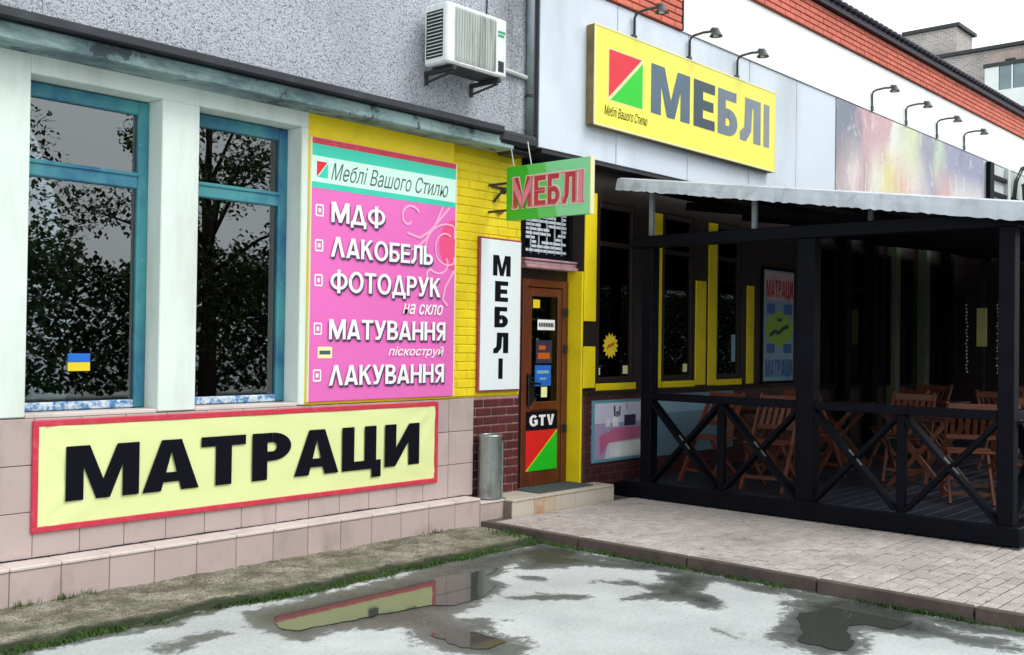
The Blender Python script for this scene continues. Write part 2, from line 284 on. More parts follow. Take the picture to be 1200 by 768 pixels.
# ------------------------------------------------------------------ mesh helpers
class MB:
    def __init__(s): s.v = []; s.f = []; s.mi = []; s.cur = 0
    def add(s, vs, fs):
        o = len(s.v); s.v += [tuple(p) for p in vs]; s.f += [tuple(i+o for i in q) for q in fs]; s.mi += [s.cur]*len(fs); return s
    def box(s, x0, x1, y0, y1, z0, z1):
        x0, x1 = sorted((x0, x1)); y0, y1 = sorted((y0, y1)); z0, z1 = sorted((z0, z1))
        return s.add([(x0, y0, z0), (x1, y0, z0), (x1, y1, z0), (x0, y1, z0), (x0, y0, z1), (x1, y0, z1), (x1, y1, z1), (x0, y1, z1)],
                     [(0, 3, 2, 1), (4, 5, 6, 7), (0, 1, 5, 4), (1, 2, 6, 5), (2, 3, 7, 6), (3, 0, 4, 7)])
    def cbox(s, x0, x1, y0, y1, z0, z1, c=.004):
        """box with chamfered edges"""
        X, Y, Z = sorted((x0, x1)), sorted((y0, y1)), sorted((z0, z1)); V = {}; vs = []
        c = min(c, (X[1]-X[0])*.45, (Y[1]-Y[0])*.45, (Z[1]-Z[0])*.45)
        for i in (0, 1):
            for j in (0, 1):
                for l in (0, 1):
                    sx, sy, sz = (c if i == 0 else -c), (c if j == 0 else -c), (c if l == 0 else -c)
                    for ax, p in enumerate([(X[i], Y[j]+sy, Z[l]+sz), (X[i]+sx, Y[j], Z[l]+sz), (X[i]+sx, Y[j]+sy, Z[l])]):
                        V[i, j, l, ax] = len(vs); vs.append(p)
        fs = []
        for a in (0, 1):
            fs.append((V[a, 0, 0, 0], V[a, 1, 0, 0], V[a, 1, 1, 0], V[a, 0, 1, 0])); fs.append((V[0, a, 0, 1], V[1, a, 0, 1], V[1, a, 1, 1], V[0, a, 1, 1])); fs.append((V[0, 0, a, 2], V[1, 0, a, 2], V[1, 1, a, 2], V[0, 1, a, 2]))
            for b in (0, 1):
                fs.append((V[a, b, 0, 0], V[a, b, 1, 0], V[a, b, 1, 1], V[a, b, 0, 1])); fs.append((V[a, 0, b, 0], V[a, 1, b, 0], V[a, 1, b, 2], V[a, 0, b, 2])); fs.append((V[0, a, b, 1], V[1, a, b, 1], V[1, a, b, 2], V[0, a, b, 2]))
                for d in (0, 1): fs.append((V[a, b, d, 0], V[a, b, d, 1], V[a, b, d, 2]))
        ctr = Vector(((X[0]+X[1])/2, (Y[0]+Y[1])/2, (Z[0]+Z[1])/2)); out = []
        for q in fs:
            P = [Vector(vs[i]) for i in q]; n = (P[1]-P[0]).cross(P[2]-P[0]); m = sum(P, Vector())/len(P)
            out.append(q if n.dot(m-ctr) > 0 else q[::-1])
        return s.add(vs, out)
    def tube(s, pts, r, n=8, caps=True):
        pts = [Vector(p) for p in pts]; rs = r if hasattr(r, '__len__') else [r]*len(pts); vs = []; fs = []
        for i, p in enumerate(pts):
            t = (pts[min(i+1, len(pts)-1)]-pts[max(i-1, 0)]).normalized()
            a = t.cross(Vector((0, 0, 1)) if abs(t.z) < .9 else Vector((1, 0, 0))).normalized(); b = t.cross(a)
            for j in range(n): w = 2*math.pi*j/n; vs.append(p+(a*math.cos(w)+b*math.sin(w))*rs[i])
        for i in range(len(pts)-1):
            for j in range(n): fs.append((i*n+j, (i+1)*n+j, (i+1)*n+(j+1) % n, i*n+(j+1) % n))
        if caps: fs += [tuple(range(n)), tuple(range((len(pts)-1)*n, len(pts)*n))[::-1]]
        return s.add(vs, fs)
    def bar(s, a, b, w, t, up=(0, 0, 1)):
        """rectangular bar from a to b: w across, t along 'up'"""
        a, b = Vector(a), Vector(b); d = (b-a).normalized(); sd = d.cross(Vector(up)).normalized()*w/2; u = sd.cross(d).normalized()*t/2
        vs = [p+q for p in (a, b) for q in (-sd-u, sd-u, sd+u, -sd+u)]
        return s.add(vs, [(0, 1, 2, 3), (7, 6, 5, 4), (0, 4, 5, 1), (1, 5, 6, 2), (2, 6, 7, 3), (3, 7, 4, 0)])
    def lathe(s, prof, cx, cy, n=20):
        vs = []; fs = []
        for r, z in prof:
            for j in range(n): w = 2*math.pi*j/n; vs.append((cx+r*math.cos(w), cy+r*math.sin(w), z))
        for i in range(len(prof)-1):
            for j in range(n): fs.append((i*n+j, i*n+(j+1) % n, (i+1)*n+(j+1) % n, (i+1)*n+j))
        return s.add(vs, fs)
    def poly(s, pts): return s.add(pts, [tuple(range(len(pts)))])
    def build(s, name, mats, parent=None, smooth=False):
        P = np.array(s.v, float); lo, hi = P.min(0), P.max(0); o = np.array([(lo[0]+hi[0])/2, (lo[1]+hi[1])/2, lo[2]])
        me = bpy.data.meshes.new(name); me.from_pydata((P-o).tolist(), [], s.f)
        for m in (mats if isinstance(mats, (list, tuple)) else [mats]): me.materials.append(MATS[m])
        if isinstance(mats, (list, tuple)): me.polygons.foreach_set('material_index', s.mi)
        if smooth: me.polygons.foreach_set('use_smooth', [True]*len(me.polygons))
        me.update()
        return place(name, me, tuple(o), parent)
WL = {}
def place(name, data, loc, parent=None):
    ob = bpy.data.objects.new(name, data); COL.objects.link(ob); WL[ob.name] = Vector(loc)
    ob.location = Vector(loc)-(WL[parent.name] if parent else Vector())
    if parent: ob.parent = parent
    return ob
def tag(o, label=None, cat=None, group=None, kind=None):
    for kk, v in (('label', label), ('category', cat), ('group', group), ('kind', kind)):
        if v: o[kk] = v
    return o
def thing(name, label, cat, loc=(0, 0, 0), group=None): return tag(place(name, None, loc), label, cat, group)
def copy_tree(o, parent=None):
    c = o.copy(); COL.objects.link(c); c.parent = parent
    for ch in list(o.children): copy_tree(ch, c)
    return c
def B1(*a, c=None): return MB().box(*a) if c is None else MB().cbox(*a, c=c)
def pieces(name, mesh_mb, mat, parent, spots):
    """many alike pieces that share one mesh; spots = world positions of the piece's origin"""
    me = bpy.data.meshes.new(name); me.from_pydata(mesh_mb.v, [], mesh_mb.f); me.materials.append(MATS[mat]); me.update(); out = []
    for p in spots: out.append(place(name, me, p, parent))
    return out

# ------------------------------------------------------------------ lettering (flat print), drawn in 2-D and laid on a plane
def arc(cx, cy, rx, ry, tx, ty, a0, a1, n=14):
    o = []; 
    for i in range(n):
        a, b = R(a0+(a1-a0)*i/n), R(a0+(a1-a0)*(i+1)/n)
        o.append([(cx+rx*math.cos(a), cy+ry*math.sin(a)), (cx+rx*math.cos(b), cy+ry*math.sin(b)), (cx+(rx-tx)*math.cos(b), cy+(ry-ty)*math.sin(b)), (cx+(rx-tx)*math.cos(a), cy+(ry-ty)*math.sin(a))])
    return o
def rc(x0, x1, y0, y1): return [(x0, y0), (x1, y0), (x1, y1), (x0, y1)]
def bowl(x, w, y0, y1, s, t):
    h = (y1-y0)/2; r = min(h*1.05, w-x-.02)
    return [rc(x, w-r, y1-t, y1), rc(x, w-r, y0, y0+t)]+arc(w-r, (y0+y1)/2, r, h, s, t, -90, 90)
def glyph(ch, s):
    t = s*.82
    if ch == 'І': return s, [rc(0, s, 0, 1)]
    if ch == 'Е': return .60, [rc(0, s, 0, 1), rc(s, .60, 1-t, 1), rc(s, .56, .5-t/2, .5+t/2), rc(s, .60, 0, t)]
    if ch == 'Н': return .72, [rc(0, s, 0, 1), rc(.72-s, .72, 0, 1), rc(s, .72-s, .5-t/2, .5+t/2)]
    if ch == 'Т': return .68, [rc(0, .68, 1-t, 1), rc(.34-s/2, .34+s/2, 0, 1-t)]
    if ch == 'М':
        w = .94; return w, [[(0, 0), (s*.9, 0), (s*.9, .60), (w/2-s*.36, 0), (w/2, .0), (w/2, .36), (s*1.2, 1), (0, 1)], [(w, 0), (w-s*.9, 0), (w-s*.9, .60), (w/2+s*.36, 0), (w/2, .0), (w/2, .36), (w-s*1.2, 1), (w, 1)]]
    if ch == 'И':
        w = .76; return w, [[(0, 0), (s*.95, 0), (w-s, .56), (w-s, 0), (w, 0), (w, 1), (w-s*.95, 1), (s, .44), (s, 1), (0, 1)]]
    if ch in 'АΛ':
        w = .80; yi = .76; b = s*1.05; a = s*.58; xl = lambda y: b+(w/2-b)*y/yi
        o = [[(0, 0), (b, 0), (w/2, yi), (w/2, 1), (w/2-a, 1)], [(w, 0), (w-b, 0), (w/2, yi), (w/2, 1), (w/2+a, 1)]]
        if ch == 'А': o.append([(xl(.17), .17), (w-xl(.17), .17), (w-xl(.36), .36), (xl(.36), .36)])
        return w, o
    if ch == 'Л':
        w = .74; return w, [[(0, 0), (s*.8, 0), (.15+s*.95, .25), (.17+s, 1-t), (.17, 1-t), (.15, .32), (0, t*.9)], rc(.17, w, 1-t, 1), rc(w-s, w, 0, 1-t)]
    if ch == 'Д':
        w = .84; return w, [[(.08, t), (.08+s, t), (w/2, .8), (w/2, 1), (w/2-s*.58, 1)], [(w-.08, t), (w-.08-s, t), (w/2, .8), (w/2, 1), (w/2+s*.58, 1)], rc(0, w, 0, t), rc(0, s*.8, -.17, 0), rc(w-s*.8, w, -.17, 0)]
    if ch == 'Б': return .66, [rc(0, s, 0, 1), rc(s, .62, 1-t, 1)]+bowl(s, .66, 0, .6, s, t)
    if ch == 'Р': return .64, [rc(0, s, 0, 1)]+bowl(s, .64, .40, 1, s, t)
    if ch == 'Ь': return .62, [rc(0, s, 0, 1)]+bowl(s, .62, 0, .58, s, t)
    if ch == 'В': return .66, [rc(0, s, 0, 1)]+bowl(s, .62, .5-t*.25, 1, s, t)+bowl(s, .66, 0, .5+t*.25, s, t)
    if ch == 'Я':
        w = .64; m = lambda P: [[(w-x, y) for x, y in q] for q in P]
        return w, m([rc(0, s, 0, 1)]+bowl(s, w, .40, 1, s, t)+[[(s, .40), (s*1.9, .40), (w, 0), (w-s*1.05, 0)]])
    if ch == 'О': return .86, arc(.43, .5, .43, .52, s, t, 0, 360, 26)
    if ch == 'Ф':
        w = .96; return w, [rc(w/2-s/2, w/2+s/2, -.06, 1.06)]+arc(w/2-s*.2, .5, w/2-s*.2, .40, s*.9, t*.9, 90, 270)+arc(w/2+s*.2, .5, w/2-s*.2, .40, s*.9, t*.9, -90, 90)
    if ch == 'К': return .70, [rc(0, s, 0, 1), [(s, .40), (s, .62), (.68-s, 1), (.68, 1)], [(s+.06, .5), (s+.06+s*.7, .68), (.71, 0), (.71-s*1.1, 0)]]
    if ch == 'У': return .72, [[(.72-s, 1), (.72, 1), (.40, .12), (.30, 0), (.08, 0), (.08, t), (.20, t), (.26, .22)], [(0, 1), (s*1.05, 1), (.44, .45), (.34, .22), (.28, .22)]]
    if ch == 'Ц': return .80, [rc(0, s, 0, 1), rc(.70-s, .70, 0, 1), rc(s, .70-s, 0, t), rc(.70, .80, 0, t), rc(.80-s*.8, .80, -.2, 0)]
    if ch == 'G': return .80, arc(.42, .5, .42, .52, s, t, 40, 330, 22)+[rc(.44, .80, .36, .36+t), rc(.80-s, .80, .1, .36)]
    if ch == 'T': return glyph('Т', s)
    if ch == 'V': return .76, [[(0, 1), (s*1.1, 1), (.38, .24), (.38, 0), (.38-s*.5, 0)], [(.76, 1), (.76-s*1.1, 1), (.38, .24), (.38, 0), (.38+s*.5, 0)]]
    return .4, []
def word_polys(txt, s=.2, gap=.10):
    x = 0; out = []
    for ch in txt:
        if ch == ' ': x += .4; continue
        w, P = glyph(ch, s); out += [[(x+a, b) for a, b in q] for q in P]; x += w+gap
    return x-gap, out
def font_polys(txt, shear=0., thick=0.0):
    cu = bpy.data.curves.new('text', 'FONT'); cu.body = txt; cu.shear = shear; cu.offset = thick; cu.resolution_u = 3
    ob = bpy.data.objects.new('text', cu); COL.objects.link(ob); dg = bpy.context.evaluated_depsgraph_get()
    me = bpy.data.meshes.new_from_object(ob.evaluated_get(dg)); bpy.data.objects.remove(ob); bpy.data.curves.remove(cu)
    P = [[(me.vertices[i].co.x, me.vertices[i].co.y) for i in p.vertices] for p in me.polygons]; bpy.data.meshes.remove(me)
    xs = [a for q in P for a, b in q]; ys = [b for q in P for a, b in q]; x0, y0, w, h = min(xs), min(ys), max(xs)-min(xs), max(ys)-min(ys)
    return [[((a-x0)/w, (b-y0)/h) for a, b in q] for q in P]
def lay(mb, polys, T, eps=.00012):
    """T maps (u,v,depth) to world"""
    for i, q in enumerate(polys): mb.add([T(u, v, eps*(i % 40)) for u, v in q], [tuple(range(len(q)))])
    return mb
def onY(y, x0, z0, sx, sz): return lambda u, v, d: (x0+u*sx, y-d, z0+v*sz)
def onX(x, y0, z0, sy, sz): return lambda u, v, d: (x-d, y0-u*sy, z0+v*sz)      # reads outward from the wall
def stack_y(txt, s): pass
def wordY(name, txt, mat, parent, y, x0, x1, z0, z1, s=.2, gap=.10):
    w, P = word_polys(txt, s, gap); return lay(MB(), P, onY(y, x0, z0, (x1-x0)/w, z1-z0)).build(name, mat, parent)
def letterY(ch, mat, parent, y, x0, x1, z0, z1, s):
    w, P = glyph(ch, s); return lay(MB(), P, onY(y, x0, z0, (x1-x0)/w, z1-z0)).build('letter', mat, parent)
def fontY(name, txt, mat, parent, y, x0, x1, z0, z1, shear=.0, thick=0.):
    return lay(MB(), font_polys(txt, shear, thick), onY(y, x0, z0, x1-x0, z1-z0), 0).build(name, mat, parent)
def polyY(name, mat, parent, y, polys): return lay(MB(), polys, lambda u, v, d: (u, y-d, v)).build(name, mat, parent)
def ribbon(path, w):
    o = []
    for (a, b), (c, d) in zip(path, path[1:]):
        l = math.hypot(c-a, d-b) or 1e-6; nx, ny = -(d-b)/l*w/2, (c-a)/l*w/2; o.append([(a+nx, b+ny), (c+nx, d+ny), (c-nx, d-ny), (a-nx, b-ny)])
    return o

# ================================================================== THE SETTING
# -- camera-independent puddle outlines, in metres on the ground (X along the facade, Y towards it)
PUD = {'damp': [[(3.472, 5.315), (3.666, 5.321), (3.929, 5.34), (4.312, 5.313), (4.741, 5.298), (4.877, 5.309), (5.141, 5.383), (5.548, 5.442), (6.041, 5.406), (6.45, 5.294), (6.542, 4.919), (6.109, 4.561), (5.93, 4.768), (5.822, 5.005), (5.426, 4.917), (5.221, 4.825), (5.156, 4.609), (4.887, 4.485), (4.792, 4.456), (4.581, 4.371), (4.369, 4.307), (4.329, 4.24), (4.428, 4.088), (4.47, 4.045), (4.339, 3.925), (4.224, 3.897), (4.241, 3.786), (4.2, 3.602), (3.92, 3.591), (3.789, 3.806), (3.785, 3.98), (3.853, 4.133), (3.926, 4.323), (3.766, 4.484), (3.591, 4.565), (3.446, 4.526), (3.284, 4.575), (3.363, 4.814), (3.323, 4.95)], [(6.024, 5.363), (6.39, 5.285), (6.296, 4.832), (6.242, 4.509), (6.343, 4.265), (6.408, 4.049), (6.148, 4.134), (6.068, 4.383), (5.88, 4.625), (5.674, 4.736), (5.495, 4.889)], [(5.549, 4.277), (5.823, 4.204), (5.805, 3.942), (5.921, 3.98), (6.082, 4.089), (6.251, 4.033), (6.399, 4.001), (6.374, 3.8), (6.223, 3.631), (6.094, 3.555), (5.888, 3.565), (5.847, 3.374), (5.768, 3.23), (5.542, 3.354), (5.579, 3.596), (5.504, 3.698), (5.33, 3.827), (5.458, 3.9), (5.663, 3.885), (5.674, 3.973), (5.595, 4.08)], [(5.358, 4.674), (5.467, 4.63), (5.488, 4.524), (5.407, 4.49), (5.304, 4.581)], [(4.915, 4.349), (5.176, 4.255), (5.358, 4.046), (5.299, 4.002), (5.023, 4.107), (4.869, 4.287)], [(5.074, 3.121), (5.211, 3.07), (5.265, 2.907), (5.167, 2.899), (5.115, 2.8), (5.051, 2.865), (5.067, 3.0)], [(4.249, 3.792), (4.28, 3.727), (4.252, 3.621), (4.151, 3.561), (4.021, 3.569)], [(5.25, 2.81), (5.571, 2.853), (5.845, 2.978), (6.005, 3.077), (6.182, 3.08), (6.457, 2.899), (6.572, 2.646), (6.595, 2.398), (6.458, 2.197), (6.239, 2.18), (6.104, 2.09), (6.1, 1.95), (6.245, 1.733), (5.921, 1.611), (5.879, 1.801), (5.905, 2.008), (5.795, 2.189), (5.794, 2.331), (5.773, 2.425), (5.634, 2.351), (5.434, 2.253), (5.255, 2.246), (5.096, 2.408), (5.167, 2.557), (5.186, 2.669)], [(6.929, 2.722), (6.841, 2.424), (6.74, 2.081), (6.604, 1.812), (6.485, 1.779), (6.491, 2.004), (6.458, 2.197), (6.637, 2.445)], [(2.782, 4.998), (2.99, 5.052), (3.234, 5.041), (3.262, 4.916), (3.036, 4.826), (2.807, 4.805), (2.735, 4.879)], [(3.366, 4.907), (3.7, 5.086), (4.041, 4.969), (3.668, 4.506), (3.4, 4.458), (3.329, 4.663)]], 'water': [[(3.616, 5.009), (3.99, 5.077), (4.32, 5.05), (4.62, 5.06), (4.904, 5.066), (5.217, 5.048), (5.432, 4.988), (5.151, 4.823), (5.056, 4.641), (4.701, 4.486), (4.514, 4.495), (4.415, 4.572), (4.18, 4.605), (3.902, 4.648), (3.684, 4.685), (3.519, 4.715), (3.469, 4.804)], [(3.968, 4.146), (4.177, 4.089), (4.177, 3.879), (4.192, 3.717), (3.98, 3.695), (3.885, 3.852)], [(5.84, 2.859), (6.272, 2.766), (6.186, 2.552), (6.111, 2.309), (5.913, 2.32), (5.845, 2.5), (5.767, 2.542), (5.48, 2.371), (5.26, 2.303), (5.27, 2.419), (5.28, 2.628), (5.615, 2.733)]]}
def inside_dist(px, py, poly):
    P = np.array(poly); d = np.full(px.shape, 1e9); ins = np.zeros(px.shape, bool)
    for (ax, ay), (bx, by) in zip(P, np.roll(P, -1, 0)):
        ex, ey = bx-ax, by-ay; t = np.clip(((px-ax)*ex+(py-ay)*ey)/(ex*ex+ey*ey+1e-12), 0, 1)
        d = np.minimum(d, np.hypot(px-ax-t*ex, py-ay-t*ey))
        c = ((ay > py) != (by > py)) & (px < (bx-ax)*(py-ay)/(by-ay+1e-12)+ax); ins ^= c
    return np.where(ins, d, -d)
def vnoise(px, py, sc, sd=0):
    f = px.ravel(), py.ravel()
    return np.array([noise.fractal(Vector((a*sc+sd, b*sc, sd*1.7)), .8, 2.1, 4) for a, b in zip(*f)]).reshape(px.shape)
gx = np.concatenate([[-250, -80, -30, -10, -3, 0, 1.2], np.arange(1.9, 6.6, .03), [8, 12, 30, 100, 300]])
gy = np.concatenate([[-250, -80, -30, -10, -3, 0], np.arange(.8, 5.95, .03), [6.2, 8, 12, 30, 100, 300]])
GX, GY = np.meshgrid(gx, gy, indexing='ij'); mid = (GX > 1.8) & (GX < 6.7) & (GY > .7) & (GY < 6.0)
nz = np.zeros(GX.shape); nz[mid] = vnoise(GX[mid], GY[mid], 2.6)
sd = np.full(GX.shape, -9.)
for q in PUD['damp']: sd = np.maximum(sd, inside_dist(GX, GY, q))
sw = np.full(GX.shape, -9.)
for q in PUD['water']: sw = np.maximum(sw, inside_dist(GX, GY, q))
fz = np.zeros(GX.shape); fz[mid] = vnoise(GX[mid], GY[mid], 11, 3); sw = sw+nz*.05+fz*.022
damp = np.clip(np.maximum(.40+sd*2.4+nz*.22, .62+sw*2.4), 0, 1); damp[~mid] = 0
apron_edge = lambda x: 5.43+.06*noise.noise((x*1.3, 3, 0))+.035*noise.noise((x*5, 7, 0))
AE = np.array([apron_edge(a) for a in gx])[:, None]
moss = np.clip(np.maximum(1.15-np.abs(AE-.03-GY)/.11, 1.1-np.abs(6.41-GX)/.11), 0, 1)*.68*mid
damp = np.maximum(damp, np.clip(np.maximum(.62-np.abs(AE-.06-GY)/.32, .70-np.abs(6.27-GX)/.40)+nz*.25, 0, 1)*mid)
nxn, nyn = len(gx), len(gy)
vs = [(float(a), float(b), 0.) for a in gx for b in gy]
fs = [(i*nyn+j, (i+1)*nyn+j, (i+1)*nyn+j+1, i*nyn+j+1) for i in range(nxn-1) for j in range(nyn-1)]
me = bpy.data.meshes.new('ground'); me.from_pydata(vs, [], fs); me.materials.append(MATS['asphalt'])
for nm, arr in (('damp', damp), ('moss', moss)):
    me.attributes.new(nm, 'FLOAT', 'POINT').data.foreach_set('value', arr.ravel().astype(np.float32))
ground = place('ground', me, (0, 0, 0)); tag(ground, kind='structure')
# -- water sheets, cut out along the zero line of the water field, one object for each puddle
idx = lambda i, j: i*nyn+j
tris = {}
comp = -np.ones((nxn, nyn), int); nc = 0
pos_ = (sw > 0) & mid
for i in range(nxn):
    for j in range(nyn):
        if pos_[i, j] and comp[i, j] < 0:
            st = [(i, j)]; comp[i, j] = nc; cells = []
            while st:
                a, b = st.pop(); cells.append((a, b))
                for da, db in ((1, 0), (-1, 0), (0, 1), (0, -1)):
                    p, q = a+da, b+db
                    if 0 <= p < nxn and 0 <= q < nyn and pos_[p, q] and comp[p, q] < 0: comp[p, q] = nc; st.append((p, q))
            tris[nc] = cells; nc += 1
for cells in tris.values():
    if len(cells) < 60: continue
    mb = MB(); S = set(); 
    for a, b in cells:
        for da in (0, -1):
            for db in (0, -1): S.add((a+da, b+db))
    cid = comp[cells[0]]
    for i, j in S:
        ring = [(i, j), (i+1, j), (i+1, j+1), (i, j+1)]; out = []
        val = [sw[p] if (comp[p] == cid or sw[p] <= 0) else -.001 for p in ring]
        for n_ in range(4):
            p, q = ring[n_], ring[(n_+1) % 4]; v0, v1 = val[n_], val[(n_+1) % 4]
            if v0 > 0: out.append((gx[p[0]], gy[p[1]], .004))
            if (v0 > 0) != (v1 > 0):
                t = v0/(v0-v1); out.append((gx[p[0]]+t*(gx[q[0]]-gx[p[0]]), gy[p[1]]+t*(gy[q[1]]-gy[p[1]]), .004))
        if len(out) > 2: mb.add(out, [tuple(range(len(out)))])
    tag(mb.build('puddle', 'water'), kind='structure')

# -- concrete apron along the plinth, sloping to the yard
mb = MB(); xs = np.arange(.5, 6.40, .025); rows = 30
for x in xs:
    for j in range(rows):
        t = j/(rows-1); y = 6.14*(1-t)+apron_edge(x)*t; z = .045*(1-t)+.034*t+.010*noise.noise((x*6, y*6, 0))+.006*noise.noise((x*17, y*17, 2))+.007*noise.noise((x*41, y*41, 4))
        if j == rows-1: z = -.03; y -= .015
        elif j == rows-2: y = apron_edge(x)+.012; z = .028+.008*noise.noise((x*9, 1, 0))
        mb.v.append((float(x), float(y), float(z)))
for i in range(len(xs)-1):
    for j in range(rows-1): mb.f.append((i*rows+j, i*rows+j+1, (i+1)*rows+j+1, (i+1)*rows+j)); mb.mi.append(0)
ao = tag(mb.build('concrete_apron', 'apron', smooth=True), kind='structure')
ao.data.attributes.new('moss', 'FLOAT', 'POINT').data.foreach_set('value', [max(0, 1-(rows-1-j)/5.)*.62 for _ in xs for j in range(rows)])

# -- pavement of small concrete pavers with a thin kerb
pav = B1(6.47, 19, -8, 6.45, -.05, .066).build('pavement', 'paver_joint'); tag(pav, kind='structure')
ks = []
y = 6.02
while y > -8:
    L = .98; ks.append((6.43, y-L/2, -.06)); y -= L+.012
pieces('kerb_stone', B1(-.012, .038, -.49, .49, 0, .146, c=.008), 'kerb', pav, ks)
PW, PL, JT = .085, .170, .009
spots = []; half = []
nrow = int((6.00+2.5)/(PW+JT))
for i in range(nrow):
    yy = 6.00-PW/2-i*(PW+JT); off = (i % 2)*(PL+JT)/2
    n_ = int(2.13/(PL+JT))
    if i % 2: half.append((6.48+PL/4-.003, yy, .02))
    for j in range(n_+1):
        xx = 6.48+PL/2+j*(PL+JT)+off*1.0
        if xx > 8.66: continue
        if xx-8.24 < .1 and yy > 6.0: continue
        spots.append((xx, yy, .02))
def cam_d(p): return math.hypot(p[0], p[1])
inview = [p for p in spots if -.285 < math.atan2(p[1], p[0])-yaw+.0 or True]
def vis(p):
    q = Vector(p)-Vector((0, 0, 1.62)); z = q.dot(fw); return z > 0 and abs(q.dot(r2)/z) < .50
view = sorted([p for p in spots if vis(p)], key=cam_d); near = set(view[:300])
pm = B1(-PL/2, PL/2, -PW/2, PW/2, 0, .052, c=.004)
for p, o in zip(near, pieces('paver', pm, 'paver', pav, [(a, b, c+random.uniform(-.003, .004)) for a, b, c in near])):
    o.rotation_euler = (random.uniform(-.012, .012), random.uniform(-.012, .012), random.uniform(-.01, .01))
mb = MB(); hm = B1(-PL/4+.003, PL/4-.003, -PW/2, PW/2, 0, .052, c=.004)
for p in half: mb.add([(p[0]+a, p[1]+b, p[2]+c) for a, b, c in hm.v], hm.f)
for p in spots:
    if p not in near: mb.add([(p[0]+a, p[1]+b, p[2]+c) for a, b, c in pm.v], pm.f)
tag(mb.build('far_pavers', 'paver', pav), kind='stuff')

# -- grass and moss growing in the gutter lines
mb = MB()
def blade(x, y, z, h, lean):
    a = random.uniform(0, 6.28); w = random.uniform(.002, .005); dx, dy = math.cos(a), math.sin(a)
    mb.add([(x-dy*w, y+dx*w, z), (x+dy*w, y-dx*w, z), (x+dx*lean*.5+dy*w*.7, y+dy*lean*.5-dx*w*.7, z+h*.6), (x+dx*lean, y+dy*lean, z+h)], [(0, 1, 2), (0, 2, 3)])
for i in range(9000):
    x = random.uniform(1.9, 6.35); d = noise.noise((x*1.7, 0, 5))+.5*noise.noise((x*6, 0, 9))
    if d < -.12+random.uniform(-.1, .25): continue
    blade(x, apron_edge(x)+random.gauss(-.03, .032), .0, random.uniform(.006, .024)*(1+max(0, d)), random.uniform(.0, .025))
for i in range(3600):
    y = random.uniform(1.2, 5.9); d = noise.noise((y*1.5, 4, 5))+.5*noise.noise((y*5, 0, 2))
    if d < -.15+random.uniform(-.1, .25)-(.35 if y > 5.1 else 0): continue
    blade(6.388-abs(random.gauss(0, .025)), y, .0, random.uniform(.008, .035), random.uniform(0, .025))
for cx, n_ in ((2.62, 60), (2.86, 90), (3.0, 40), (5.9, 50), (6.25, 120), (6.32, 160)):
    for i in range(n_): blade(cx+random.gauss(0, .04), (6.09 if cx < 6 else 5.62)+random.gauss(0, .02 if cx < 6 else .12), .03, random.uniform(.015, .06), random.uniform(0, .03))
tag(mb.build('gutter_grass', 'moss_leaf'), kind='stuff')

# ================================================================== LEFT BUILDING: FURNITURE SHOP
shop = thing('furniture_shop', 'shop with white plaster piers, pink tiled base and grey roughcast upper wall', 'building', (4.5, 6.5, 0))
W = 6.30
m = MB()                                                     # plaster wall with two window openings
for a in ((-3, 2.69, W, 6.62, 1.115, 3.42), (3.55, 3.825, W, 6.62, 1.115, 3.18), (4.675, 4.735, W, 6.62, 1.115, 3.18), (2.69, 4.735, W, 6.62, 3.18, 3.42)): m.cbox(*a, c=.006)
m.build('plaster_wall', 'plaster', shop)
B1(-3, 7.13, 6.17, 6.75, 3.40, 8.0).build('stucco_wall', 'stucco', shop)
cor = B1(-3, 6.80, 6.09, 6.33, 3.292, 3.398, c=.01).build('cornice_board', 'cornice_board', shop)
fl = MB().cbox(-3, 6.60, 6.02, 6.20, 3.402, 3.462, c=.008); fl.cbox(6.60, 7.10, 6.06, 6.34, 3.33, 3.45, c=.03); fl.cbox(6.802, 7.08, 6.12, 6.33, 3.27, 3.33, c=.03); fl.build('dark_flashing', 'dark_flashing', cor)
# tiled base
pl = MB().box(-3, 6.545, W+.012, 6.6, 0, 1.112); pl.box(-3, 6.458, 6.132, W+.012, -.05, .240); pl.box(6.458, 6.756, 6.132, W+.06, -.05, .206)
plinth = pl.build('tiled_plinth', 'grout', shop)
tm = B1(0, .288, 0, .014, 0, .276, c=.003)
sp = []
for i in range(-3, 13):
    x = 2.75+i*.2915
    for z in (.268, .549, .830):
        if x+.288 < 6.4: sp.append((x, W, z))
pieces('tile', tm, 'tile', plinth, sp)
xe = sp[-1][0]+.2915
tl = MB()
pieces('tile', B1(0, 6.548-xe, 0, .014, 0, .276, c=.003), 'tile', plinth, [(xe, W, z) for z in (.268, .549, .830)])
sp = [(2.545-.301*2+i*.301, 6.118, -.02) for i in range(0, 15)]
pieces('tile', B1(0, .297, 0, .014, 0, .262, c=.003), 'tile', plinth, sp)
pieces('cap_tile', B1(0, .297, 0, .19, 0, .022, c=.005), 'ledge_cap', plinth, [(p[0], 6.110, .2445) for p in sp])
pieces('tile', B1(0, .295, 0, .014, 0, .228, c=.003), 'tile', plinth, [(6.460, 6.118, -.02)]); pieces('cap_tile', B1(0, .297, 0, .26, 0, .018, c=.004), 'ledge_cap', plinth, [(6.459, 6.110, .208)])
m = MB(); rg_ = random.Random(2)
for i in range(95):
    x = 1.9+i*.048; h_ = .004+.008*max(0, noise.noise((x*2.2, 0, 1)))+rg_.uniform(0, .004); m.box(x, x+.0485, 6.2925-.004*rg_.random(), 6.3005, .2668, .2668+h_)
tag(m.build('dirt_line', 'ac_dark', plinth), kind='stuff')
